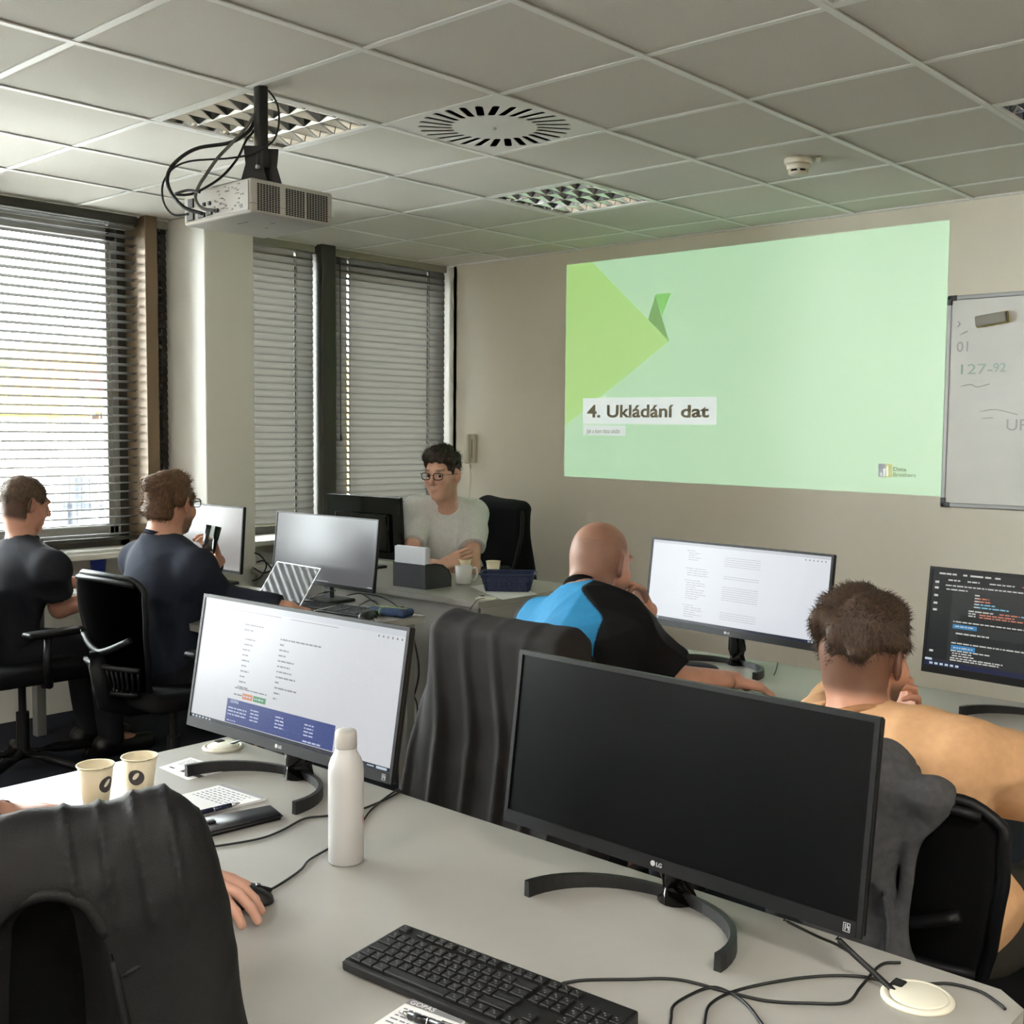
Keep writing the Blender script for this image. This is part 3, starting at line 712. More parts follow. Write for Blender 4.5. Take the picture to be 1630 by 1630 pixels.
# ================================================================== monitors
bezel_m = mat('monitor_black', (14, 14, 15), spec=0.3, rough=0.42, bump=0.04, bscale=1200)
chin_m = mat('monitor_chin', (20, 20, 22), rough=0.35, spec=0.3)
off_scr = mat('screen_off', (5, 5, 7), rough=0.35, spec=0.12)
logo_m = mat('logo_silver', (190, 190, 192), rough=0.4)
def monitor(label, x, y, zb, yaw, tilt, W_, h, screen_m, stand='arc', chin=0.022, bez=0.008, logo=True, z0=DZ, reverse=False, group='flat monitors on the desks', back_m=None):
    t = thing('monitor', label, 'monitor', (x, y, z0), yaw, group)
    M_ = Matrix.Translation((0, 0, zb-z0)) @ Matrix.Rotation(-tilt, 4, 'X')
    def put(b_): bmesh.ops.transform(b_, matrix=M_, verts=b_.verts); return b_
    bm = back_m or bezel_m
    b_ = box(NB(), (0, 0.009, h/2), (W_, 0.014, h), bev=0.003); obj('panel_shell', put(b_), bm, t)
    b_ = box(NB(), (0, 0.026, h*0.42), (W_*0.72, 0.028, h*0.62), bev=0.012, seg=2); obj('back_cover', put(b_), bm, t, False)
    b_ = NB()
    for s in (-1, 1): box(b_, (s*(W_/2-bez/2), 0.0, h/2), (bez, 0.006, h))
    box(b_, (0, 0, h-bez/2), (W_-2*bez, 0.006, bez)); obj('bezel', put(b_), bezel_m, t)
    ch = obj('chin', put(box(NB(), (0, 0.0, chin/2), (W_-2*bez, 0.007, chin))), chin_m, t)
    sc = obj('screen', put(box(NB(), (0, 0.0015, (h-bez+chin)/2), (W_-2*bez, 0.003, h-bez-chin))), screen_m, t)
    if logo:
        obj('logo_disc', put(cyl(NB(), (-0.012, -0.0035, chin*0.5), (-0.012, -0.0042, chin*0.5), 0.0045, n=18)), logo_m, ch)
        text_mesh('logo_letters', 'LG', 0.0095, M_ @ basis((-0.0055, -0.0038, chin*0.5-0.0034), (1, 0, 0), (0, 0, 1), (0, -1, 0)), logo_m, ch, bold=0.0002)
        q = NB()
        for (a, b, c_, d) in ((0, 0, .010, .0006), (0, .012, .010, .0006), (-.005, .006, .0006, .012), (.005, .006, .0006, .012), (-.002, .006, .0012, .009), (0.001, .008, .0012, .006), (0.003, .005, .0012, .006)):
            box(q, (W_/2-0.022+a, -0.0036, 0.005+b), (c_, 0.0006, d))
        obj('energy_badge', put(q), logo_m, ch)
    if stand == 'arc':
        arc = [(0.187*math.sin(s), -0.115+0.165*math.cos(s), 0) for s in np.linspace(-math.pi/2, math.pi/2, 29)]
        obj('arc_foot', band(NB(), arc, 0.012, lambda u: 0.016+0.011*abs(2*u-1)), black_pl, t)
        b_ = NB()
        tube(b_, [(0, 0.052, 0.002), (0, 0.05, 0.05), (0, 0.045, zb-z0+0.02), (0, 0.03, zb-z0+0.07)], 0.02, 16, radii=[0.034, 0.030, 0.026, 0.022])
        obj('neck', b_, black_gl, t, True)
    elif stand == 'foot':
        boxo('foot', (0, 0.03, 0.008), (0.22, 0.17, 0.016), black_pl, t, bev=0.006, seg=2)
        boxo('neck', (0, 0.05, (zb-z0)/2+0.03), (0.05, 0.025, zb-z0+0.08), black_pl, t, bev=0.004)
    # screen-space picker: u right, v up in the lit area
    def S(u, v, dy): return M_ @ Vector(((u-0.5)*(W_-2*bez), dy, chin+v*(h-bez-chin)))
    return t, sc, S
def quads(name, S, rects, m_, parent, dy=-0.0006, kind=None):
    v, f = [], []
    for (u0, v0, u1, v1) in rects:
        k = len(v); v += [S(u0, v0, dy), S(u1, v0, dy), S(u1, v1, dy), S(u0, v1, dy)]; f.append((k, k+1, k+2, k+3))
    o = raw(name, v, f, m_, parent)
    if kind: o['kind'] = kind
    return o
def words(u0, v, width, hgt, gap=0.004, mn=0.006, mx_=0.03, rnd=random):
    out = []; u = u0
    while u < u0+width:
        w_ = min(rnd.uniform(mn, mx_), u0+width-u)
        if w_ > 0.002: out.append((u, v, u+w_, v+hgt))
        u += w_+gap
    return out
WHITE = emat('screen_white', (208, 210, 214), 0.9); WHITE3 = emat('screen_white_far', (220, 224, 230), 0.93)
INK = emat('screen_ink', (120, 122, 126), 0.9); INK3 = emat('screen_ink_far', (168, 170, 176), 1.0)
TBAR = emat('screen_taskbar', (40, 44, 60), 0.8); ICON = emat('screen_icon', (190, 205, 215), 0.9); BAR = emat('screen_browser_bar', (190, 194, 200), 0.95)
BLUE = emat('screen_blue', (44, 62, 132), 0.9); ORNG = emat('screen_orange', (206, 122, 60), 0.9); GREN = emat('screen_green', (56, 140, 72), 0.9); PALE = emat('screen_pale_text', (196, 204, 226), 0.9)

# foreground black monitor
t, sc, S = monitor('large black switched-off monitor in the foreground with curved foot', 2.244, -0.173, 0.803, R(-1.4), R(7.5), 0.70, 0.313, off_scr)
# foreground lit monitor
t, sc, S = monitor('lit monitor with a white web page and blue footer behind the bottle', 1.255, -0.195, 0.808, R(2.2), R(9.8), 0.70, 0.315, WHITE)
quads('browser_bar', S, [(0, 0.955, 1, 1.0)], BAR, sc)
quads('browser_icons', S, [(0.88+0.02*k, 0.925, 0.886+0.02*k, 0.94) for k in range(6)]+[(0.05, 0.935, 0.42, 0.94), (0.47, 0.935, 0.70, 0.939)], INK, sc)
ink = []
for k, (u0, wd) in enumerate(((.235, .10), (.235, .05), (.245, .055), (.245, .045), (.24, .045), (.243, .03), (.243, .04), (.245, .025), (.243, .045), (.243, .028), (.243, .035), (.238, .055))):
    ink += words(u0, 0.83-k*0.043-(0.03 if k > 1 else 0), wd, 0.012)
for k, wd in enumerate((.20, .02, .05, .035, .08, .065, .075, .10, .018, .11, .03, .018)):
    ink += words(0.43, 0.765-k*0.042, wd, 0.012)
ink += words(.225, .315, .17, .010)+words(.225, .262, .05, .012)
quads('page_text', S, ink, INK, sc, kind='stuff')
bl = quads('blue_footer', S, [(.195, .035, .743, .225)], BLUE, sc, -0.0008)
quads('button', S, [(.272, .245, .325, .29)], ORNG, sc, -0.0008); quads('button', S, [(.33, .245, .395, .29)], GREN, sc, -0.0008)
pt = []
for u0, rows in ((.205, 3), (.325, 4), (.455, 4), (.60, 4)):
    for k in range(rows): pt += words(u0, .17-k*.026-(0.0 if u0 > .3 else .02), .10 if u0 < .3 else .045, .010)
pt += words(.205, .05, .05, .008)+words(.60, .045, .085, .012)
pt += words(.278, .262, .04, .012)+words(.336, .262, .052, .012)
quads('footer_text', S, pt, PALE, sc, -0.0012, kind='stuff')
M_t = basis(S(.213, .196, -0.0012), (S(1, .5, 0)-S(0, .5, 0)).normalized(), (S(.5, 1, 0)-S(.5, 0, 0)).normalized(), (S(1, .5, 0)-S(0, .5, 0)).normalized().cross((S(.5, 1, 0)-S(.5, 0, 0)).normalized()))
text_mesh('footer_logo', 'GOPAS', 0.0095, M_t, PALE, sc, extrude=0.00005, bold=0.0002)
quads('taskbar', S, [(0, 0, 1, .030)], TBAR, sc, -0.0007); quads('taskbar_icons', S, [(.012+.019*k, .008, .022+.019*k, .022) for k in range(6)]+[(.90, .01, .93, .018), (.94, .006, .985, .024)], ICON, sc, -0.0011)
# monitor of the man in blue
t, sc, S = monitor('lit monitor with a white document in front of the man in blue', 1.312, 1.572, 0.841, R(-5.7), R(6.8), 0.735, 0.305, WHITE3)
quads('browser_bar', S, [(0, 0.965, 1, 1.0)], BAR, sc)
ink = []
for v0, n_, wd in ((.90, 5, .08), (.68, 4, .13), (.53, 9, .12), (.22, 6, .11)):
    for k in range(n_): ink += words(.215+(.012 if k else 0), v0-k*.028, wd*random.uniform(.5, 1.1), .008)
for v0, n_ in ((.86, 5), (.63, 2), (.50, 7), (.19, 4)):
    for k in range(n_): ink += words(.44, v0-k*.026, .20, .006, gap=.002)
quads('page_text', S, ink, INK3, sc, kind='stuff')
quads('browser_icons', S, [(.87+.02*k, .93, .876+.02*k, .945) for k in range(6)], INK, sc)
quads('taskbar', S, [(0, 0, 1, .035)], TBAR, sc, -0.0007); quads('taskbar_icons', S, [(.035+.016*k, .01, .044+.016*k, .026) for k in range(3)]+[(.92+.016*k, .01, .93+.016*k, .026) for k in range(4)], ICON, sc, -0.0011)
# code monitor at the right edge
cl, cb_ = gy(1467, 899, 1.62), gy(1465, 1068, 1.57)
hh = (cl[2]-cb_[2])/math.cos(R(6.5))
CODE = emat('screen_code_bg', (52, 54, 54), 0.85)
t, sc, S = monitor('dark monitor full of coloured program code at the right edge', cb_[0]+0.36, 1.55, cb_[2], R(-4), R(6.8), 0.72, hh, CODE)
CW = emat('code_white', (206, 206, 200), 0.9); CC = emat('code_cyan', (130, 190, 214), 0.9); CO = emat('code_orange', (206, 128, 104), 0.9); CBt = emat('code_button', (62, 132, 184), 0.9); CD = emat('code_dark_row', (40, 42, 43), 0.8)
quads('code_rows', S, [(0, .87, 1, 1), (0.13, .46, 1, .56), (.13, .28, 1, .345), (0, .07, .09, .87)], CD, sc, -0.0005)
tw, tc_, to = [], [], []
for k, u0 in enumerate((.03, .06, .085, .13, .16, .185, .22, .26)): tw.append((u0, .955, u0+random.uniform(.015, .03), .972))
tw += words(.07, .895, .05, .014)+words(.15, .895, .05, .014)+words(.24, .895, .10, .012)+words(.06, .84, .34, .012)+words(.065, .80, .09, .012)
to += words(.37, .895, .08, .012)
for k, (u0, wd) in enumerate(((.185, .012), (.185, .06), (.185, .07), (.185, .09), (.185, .14))):
    (tw if k < 1 else tc_ if k > 2 else to).extend(words(u0, .765-k*.03, wd, .013)); tw.append((u0, .765-k*.03, u0+.02, .778-k*.03))
tw += words(.165, .60, .10, .012)+words(.165, .575, .03, .012)+words(.165, .55, .03, .012)+words(.43, .60, .2, .012); to += words(.29, .60, .08, .012)+words(.21, .572, .14, .012)+words(.21, .547, .25, .012); tc_ += words(.375, .60, .06, .012)
tw += words(.105, .475, .42, .012)+words(.12, .355, .14, .014)+words(.105, .255, .42, .012)+words(.105, .175, .16, .012)+words(.112, .15, .08, .012)+words(.112, .125, .09, .012)+words(.105, .10, .22, .012)+words(.105, .078, .20, .012)
tw += [(.015, v, .032, v+.022) for v in (.86, .80, .72, .64, .57, .14)]
quads('code_text', S, tw, CW, sc, -0.0009, kind='stuff'); quads('code_text', S, tc_, CC, sc, -0.0009, kind='stuff'); quads('code_text', S, to, CO, sc, -0.0009, kind='stuff')
quads('code_button', S, [(.105, .41, .205, .455)], CBt, sc, -0.0009); quads('code_button', S, [(.105, .19, .205, .24)], CBt, sc, -0.0009)
quads('button_text', S, words(.115, .428, .08, .012)+words(.115, .208, .08, .012), CW, sc, -0.0012, kind='stuff')
quads('taskbar', S, [(0, 0, 1, .05)], emat('code_taskbar', (44, 48, 76), .8), sc, -0.0007); quads('taskbar_icons', S, [(.02+.022*k, .012, .034+.022*k, .034) for k in range(6)]+[(0, .052, .03, .075)], ICON, sc, -0.0011)
# the two on the window desk and the teacher's
GREY = emat('screen_grey', (104, 104, 106), 0.75); SILV = emat('screen_silver', (176, 172, 168), 0.7)
t, sc, S = monitor('grey-lit monitor with thin bezel behind the open laptop', -0.76, 1.505, 0.815, R(0.7), R(6.1), 0.715, 0.318, GREY, stand='foot', chin=0.016, bez=0.006, logo=False)
quads('taskbar_icons', S, [(.42+.016*k, .012, .430+.016*k, .024) for k in range(10)]+[(.95, .01, .99, .02)], ICON, sc)
t, sc, S = monitor('pale silver monitor beside the white column behind the bearded man', -1.60, 1.46, 0.815, R(2), R(4), 0.55, 0.325, SILV, stand='foot', chin=0.014, bez=0.008, logo=False)
t, sc, S = monitor('glossy black monitor seen from behind on the teacher desk', -1.60, 2.50, 0.801, R(182.7), R(3.1), 0.60, 0.348, off_scr, stand='foot', logo=False, back_m=black_gl)
# ================================================================== chairs
chair_pl = mat('chair_plastic', (14, 14, 16), rough=0.5, spec=0.3)
chair_fb = mat('chair_fabric', (17, 17, 19), rough=0.95, bump=0.5, bscale=900, var=0.2, vscale=300, spec=0.15)
meshM = mat('chair_mesh', (13, 13, 14), rough=0.85, bump=0.6, bscale=1200, spec=0.2)
def bw(s): return float(np.interp(s, [0, .12, .35, .7, .92, 1.0], [.125, .16, .195, .225, .225, .20]))
def Bk(u, s, off=0.0):
    s_ = s*(1-0.035*u*u)
    return (u*bw(s), -0.245-0.075*s_-0.02*math.sin(math.pi*s_)+0.05*u*u-off, 0.50+0.465*s_)
def make_chair():
    t = bpy.data.objects.new('office_chair', None); link(t)
    per = [Bk(-1, s) for s in np.linspace(0.0, 0.93, 12)] + [Bk(u, 1.0) for u in np.linspace(-0.86, 0.86, 9)] + [Bk(1, s) for s in np.linspace(0.93, 0.0, 12)] + [Bk(u, 0.0) for u in (0.6, 0, -0.6)]
    obj('back_frame', tube(NB(), catmull(per, 3, True), 0.012, 8, closed=True), chair_pl, t, True)
    b_ = grid_mesh(NB(), lambda u, s: Bk((u*2-1)*0.98, 0.01+s*0.975), 17, 19); bmesh.ops.solidify(b_, geom=b_.faces[:], thickness=0.003)
    obj('back_mesh', b_, meshM, t, True)
    top = [Bk(u, 0.965, 0.014) for u in np.linspace(-0.92, 0.92, 13)]
    obj('top_rail', tube(NB(), top, 0.011, 8), chair_pl, t, True)
    smile = [Bk(u, 0.50-0.14*math.cos(u*math.pi/2)+0.06*abs(u), 0.010+0.022*(1-u*u)) for u in np.linspace(-0.78, 0.78, 17)]
    obj('support_arch', tube(NB(), smile, 0.013, 8), chair_pl, t, True)
    spn = NB()
    tube(spn, [Bk(0, .37, .036), Bk(0, .25, .05), Bk(0, .1, .055), (0, -0.30, 0.47), (0, -0.20, 0.43), (0, -0.05, 0.42)], 0.03, 10, radii=[.030, .034, .034, .034, .034, .034])
    obj('spine', spn, chair_pl, t, True)
    lum = NB()
    for s in (0.02, 0.25): tube(lum, [Bk(u*1.02, s, 0.045) for u in np.linspace(-1, 1, 13)], 0.011, 6)
    for u in np.linspace(-1, 1, 17): tube(lum, [Bk(u, s, 0.045) for s in (0.02, .13, .25)], 0.005, 5)
    obj('lumbar_basket', lum, chair_pl, t, True)
    b_ = NB(); box(b_, (0, 0.0, 0.475), (0.48, 0.46, 0.075), bev=0.034, seg=4)
    for v in b_.verts: v.co.z -= 0.10*max(0, v.co.y-0.12)+0.1*v.co.x**2*0
    obj('seat', b_, chair_fb, t, True)
    for s in (-1, 1):
        arm = tube(NB(), [(s*0.20, 0.0, 0.43), (s*0.275, -0.02, 0.44), (s*0.285, -0.03, 0.54), (s*0.28, -0.02, 0.645)], 0.018, 8)
        a = obj('armrest', arm, chair_pl, t, True)
        boxo('pad', (s*0.28, 0.0, 0.66), (0.075, 0.24, 0.028), chair_pl, a, bev=0.012, seg=3, smooth=True)
    b_ = cyl(NB(), (0, 0, 0.10), (0, 0, 0.28), 0.027, n=16); cyl(b_, (0, 0, 0.28), (0, 0, 0.42), 0.016, n=16); box(b_, (0, 0, 0.425), (0.2, 0.24, 0.03), bev=0.006)
    obj('gas_lift', b_, chair_pl, t)
    for k in range(5):
        a = R(72*k+18); d = Vector((math.cos(a), math.sin(a), 0))
        sp = obj('base_arm', tube(NB(), [Vector((0, 0, 0.10)), d*0.15+Vector((0, 0, 0.095)), d*0.31+Vector((0, 0, 0.07))], 0.022, 8, radii=[.030, .024, .016]), chair_pl, t, True)
        pdir = Vector((-d.y, d.x, 0)); c_ = d*0.31+Vector((0, 0, 0.028))
        b_ = NB()
        for s in (-1, 1): cyl(b_, c_+pdir*s*0.006, c_+pdir*s*0.024, 0.028, n=14)
        cyl(b_, c_+Vector((0, 0, 0.02)), c_+Vector((0, 0, 0.05)), 0.008, n=8)
        obj('caster', b_, chair_pl, sp)
    return t
ch0 = make_chair(); ch_used = [False]
def chair(label, x, y, rz, dz=0.0, name=None):
    o = ch0 if not ch_used[0] else copy_tree(ch0)
    ch_used[0] = True
    o.location = (x, y, 0); o.rotation_euler = (0, 0, rz)
    o.scale = (1, 1, 1+dz)
    tag(o, label, 'chair', 'black office chairs')
    return o

# ================================================================== things on the foreground desk
def on(px, py, z=DZ): return gz(px, py, z)
bc = on(551, 1371)
bt = thing('water_bottle', 'tall white steel water bottle standing in front of the lit monitor', 'bottle', tuple(bc), R(0))
bot_m = mat('bottle_white', (194, 193, 192), rough=0.42, bump=0.03, bscale=1500)
r0 = 0.0318
obj('body', lathe(NB(), [(r0-0.004, 0), (r0, 0.004), (r0, 0.168), (r0-0.001, 0.178), (r0-0.005, 0.190), (r0-0.010, 0.199), (r0-0.0125, 0.204), (r0-0.0125, 0.209)], 40), bot_m, bt, True)
obj('neck_ring', lathe(NB(), [(r0-0.0128, 0.2075), (r0-0.0124, 0.2095)], 32), mat('bottle_ring', (52, 56, 70), rough=0.4), bt, True)
obj('cap', lathe(NB(), [(0.0190, 0.2092), (0.0200, 0.2102), (0.0194, 0.236), (0.0165, 0.2405), (0.008, 0.2415)], 32), mat('cap_cream', (182, 179, 174), rough=0.45), bt, True)
def curved_patch(name, a0, a1, z0, z1, rfn, m_, parent, n=8, off=0.0004):
    b_ = grid_mesh(NB(), lambda u, v: ((rfn(z0+(z1-z0)*v)+off)*math.cos(a0+(a1-a0)*u), (rfn(z0+(z1-z0)*v)+off)*math.sin(a0+(a1-a0)*u), z0+(z1-z0)*v), n, 4)
    return obj(name, b_, m_, parent)
face = math.atan2(CAM[1]-bc[1], CAM[0]-bc[0])         # side of a round thing that looks at the viewer
red = mat('print_red', (176, 62, 66), rough=0.5); ink_d = mat('print_dark', (60, 60, 74), rough=0.5)
for k, (a, z0, z1) in enumerate(((1.12, .074, .088), (1.24, .078, .088), (1.34, .072, .090))): curved_patch('red_print', face+a, face+a+.05, z0, z1, lambda z: r0, red, bt)
curved_patch('dark_print', face-1.42, face-1.34, .082, .088, lambda z: r0, ink_d, bt); curved_patch('dark_print', face-1.42, face-1.36, .073, .078, lambda z: r0, ink_d, bt)

cup_m = mat('paper_cup', (226, 214, 184), rough=0.7, bump=0.1, bscale=300)
cup_in = mat('paper_cup_inside', (232, 222, 190), rough=0.7)
logo_cup = mat('cup_logo_dark', (70, 66, 66), rough=0.6); logo_wht = mat('cup_logo_white', (222, 214, 196), rough=0.6)
def paper_cup(label, loc, s=1.0, mark=None, group='paper coffee cups'):
    t = thing('paper_cup', label, 'cup', tuple(loc), 0, group)
    rb, rt, hc = 0.0255*s, 0.036*s, 0.082*s
    prof = [(rb, 0), (rt, hc)]
    obj('wall', lathe(NB(), [(rb, 0.0), (rt, hc), (rt-0.0012, hc), (rb-0.001, 0.006), (0.001, 0.006)], 32, cap1=False), cup_m, t, True)
    rim = [((rt+0.0008)*math.cos(a), (rt+0.0008)*math.sin(a), hc) for a in np.linspace(0, 2*math.pi, 33)[:-1]]
    obj('rim', tube(NB(), rim, 0.0018, 6, closed=True), cup_in, t, True)
    if mark is not None:
        rf = lambda z: rb+(rt-rb)*z/hc
        c_ = 0.045*s; a_c = mark; rr = 0.017*s
        def disc(nm, rad, m_, off, da=0, dz=0, sx=1, rot=0):
            b_ = NB(); ctr = None; ring = []
            for k in range(25):
                rad_k = rad*(k > 0)
            def pt(x, z): 
                zz = c_+dz+z; a = a_c+da+x/rf(zz); return ((rf(zz)+off)*math.cos(a), (rf(zz)+off)*math.sin(a), zz)
            grid_mesh(b_, lambda u, v: pt(rad*(0.02+v*.98)*math.cos(2*math.pi*u)*sx*math.cos(rot)-rad*(0.02+v*.98)*math.sin(2*math.pi*u)*math.sin(rot), rad*(0.02+v*.98)*math.cos(2*math.pi*u)*sx*math.sin(rot)+rad*(0.02+v*.98)*math.sin(2*math.pi*u)*math.cos(rot)), 24, 3, True)
            return obj(nm, b_, m_, parent=t)
        lg_ = disc('logo_disc', rr, logo_cup, 0.0004)
        disc('logo_leaf', rr*0.55, logo_wht, 0.0008, dz=rr*.18, sx=0.45, rot=R(-40))
    return t
c1, c2 = on(153, 1279), on(223, 1264)
paper_cup('paper coffee cup half hidden by the jacket in front', c1, 1.0, math.atan2(CAM[1]-c1[1], CAM[0]-c1[0])+0.75)
paper_cup('paper coffee cup with its round logo in full view next to the card', c2, 1.0, math.atan2(CAM[1]-c2[1], CAM[0]-c2[0])-0.25)
paper_m = mat('paper', (226, 226, 224), rough=0.8); print_m = mat('print_grey_ink', (150, 150, 152), rough=0.8); print_k = mat('print_black_ink', (60, 60, 62), rough=0.8)
def sheet(name, label, px, th, m_, cat, z=DZ, group=None):
    pts = [on(x, y, z) for x, y in px]; c_ = sum(pts)/len(pts)
    t = thing(name, label, cat, (c_[0], c_[1], z), 0, group)
    obj('leaf' if th < 0.002 else 'pad', prism(NB(), [(q[0]-c_[0], q[1]-c_[1]) for q in pts], (0, 0, 0.0003), (1, 0, 0), (0, 1, 0), (0, 0, th)), m_, t)
    P0, P1, P3 = pts[0], pts[1], pts[3]
    def L(u, v, dz=0.0004): q = P0+(P1-P0)*u+(P3-P0)*v; return (q[0]-c_[0], q[1]-c_[1], 0.0003+th+dz)
    return t, L
def flat_quads(name, L, rects, m_, parent, dz=0.0004, stuff=True):
    v, f = [], []
    for (a, b, c_, d) in rects:
        k = len(v); v += [L(a, b, dz), L(c_, b, dz), L(c_, d, dz), L(a, d, dz)]; f.append((k, k+1, k+2, k+3))
    o = raw(name, v, f, m_, parent)
    if stuff: o['kind'] = 'stuff'
    return o
t, L = sheet('info_card', 'white printed card lying behind the curved monitor foot', [(303, 1206), (365, 1226), (299, 1242), (253, 1222)], 0.0006, paper_m, 'card')
r_ = []
for k in range(7): r_ += words(.1, .12+.065*k, .8 if k else .6, .03, gap=.02, mn=.04, mx_=.14)
flat_quads('print_lines', L, r_, print_m, t)
flat_quads('print_marks', L, [(.12, .78, .25, .84), (.42, .7, .52, .86), (.55, .7, .62, .86), (.76, .7, .92, .86)], print_k, t)
t, L = sheet('notepad', 'white notepad with handwriting and a grey header under the blue pen', [(355, 1252), (424, 1274), (300, 1305), (240, 1281)], 0.005, paper_m, 'notepad')
r_ = []
for k in range(7): r_ += words(.1, .12+.06*k, .75, .02, gap=.03, mn=.03, mx_=.1)
flat_quads('handwriting', L, r_, mat('handwriting_ink', (120, 122, 136), rough=0.8), t)
flat_quads('header_strip', L, [(0, 0, 1, .07)], print_m, t, stuff=False)
navy = mat('pen_navy', (20, 24, 52), rough=0.25)
def pen(label, a, b, m_=navy):
    a, b = Vector(a), Vector(b); d = (b-a).normalized()
    t = thing('pen', label, 'pen', tuple(a), 0)
    L_ = (b-a).length; z = Vector((0, 0, 0))
    obj('barrel', cyl(cyl(NB(), z, d*L_*0.52, 0.0052, n=14), d*L_*0.54, d*L_*0.84, 0.0052, 0.0048, n=14), m_, t, True)
    obj('ring', cyl(NB(), d*L_*0.52, d*L_*0.54, 0.0055, n=14), chrome, t, True)
    obj('tip', cyl(NB(), d*L_*0.84, d*L_, 0.0048, 0.0010, n=14), chrome, t, True)
    obj('clip', box(NB(), d*L_*0.15+Vector((0, 0, 0.0072)), (0.035, 0.003, 0.0015), rot=(0, 0, math.atan2(d.y, d.x))), chrome, t)
    return t
pen('dark blue ballpoint pen lying on the handwritten notepad', on(290, 1301, DZ+0.0112), on(382, 1278, DZ+0.0112))
# black leather case with metal snaps
pts = [on(433, 1289), on(452, 1305), on(324, 1337), on(304, 1314)]; c_ = sum(pts)/4
t = thing('glasses_case', 'black leather case with metal snaps beside the notepad', 'case', tuple(c_), 0)
ctr = np.array([c_[0], c_[1]])
b_ = NB()
poly = [((q-c_)[0], (q-c_)[1]) for q in pts]
prism(b_, poly, (0, 0, 0.0005), (1, 0, 0), (0, 1, 0), (0, 0, 0.012)); bmesh.ops.bevel(b_, geom=b_.edges[:], offset=0.0052, segments=3, affect='EDGES')
obj('body', b_, mat('black_leather', (18, 17, 18), rough=0.32, bump=0.5, bscale=700), t, True)
e0 = Vector(poly[2]).lerp(Vector(poly[3]), .5)
ed = (Vector(poly[2])-Vector(poly[3])).normalized(); inn = (Vector(poly[0])-Vector(poly[3])).normalized()
for k, s in enumerate((-0.012, 0.016)):
    p_ = e0+ed*s+inn*0.006
    obj('metal_end', box(NB(), (p_.x, p_.y, 0.007), (0.012, 0.016, 0.010), rot=(0, 0, math.atan2(inn.y, inn.x)), bev=0.003, seg=2), chrome, t, True)
p_ = e0+inn*0.026+ed*-0.004
obj('strap', box(NB(), (p_.x, p_.y, 0.015), (0.022, 0.014, 0.005), rot=(0, 0, math.atan2(inn.y, inn.x)), bev=0.002, seg=2), MATS['black_leather'], t, True)

# keyboard builder
key_m = mat('keycap', (24, 24, 25), rough=0.45); kb_m = mat('keyboard_base', (17, 17, 18), rough=0.4); key_ink = mat('key_legend', (110, 110, 112), rough=0.6)
key_cache = {}
def key_mesh(w_, d):
    k = (round(w_, 4), round(d, 4))
    if k not in key_cache:
        b_ = NB(); t0, t1 = 0.0, 0.0012
        vs_ = []
        for (z, ins) in ((0, 0), (0.0022, 0.0003), (0.0032, 0.0012)):
            vs_.append([b_.verts.new((sx*(w_/2-ins), sy*(d/2-ins), z)) for sx, sy in ((-1, -1), (1, -1), (1, 1), (-1, 1))])
        for a, b in zip(vs_[:-1], vs_[1:]):
            for i in range(4): b_.faces.new((a[i], a[(i+1) % 4], b[(i+1) % 4], b[i]))
        b_.faces.new(vs_[-1])
        me = bpy.data.meshes.new('key'); b_.to_mesh(me); b_.free(); me.materials.append(key_m); key_cache[k] = me
    return key_cache[k]
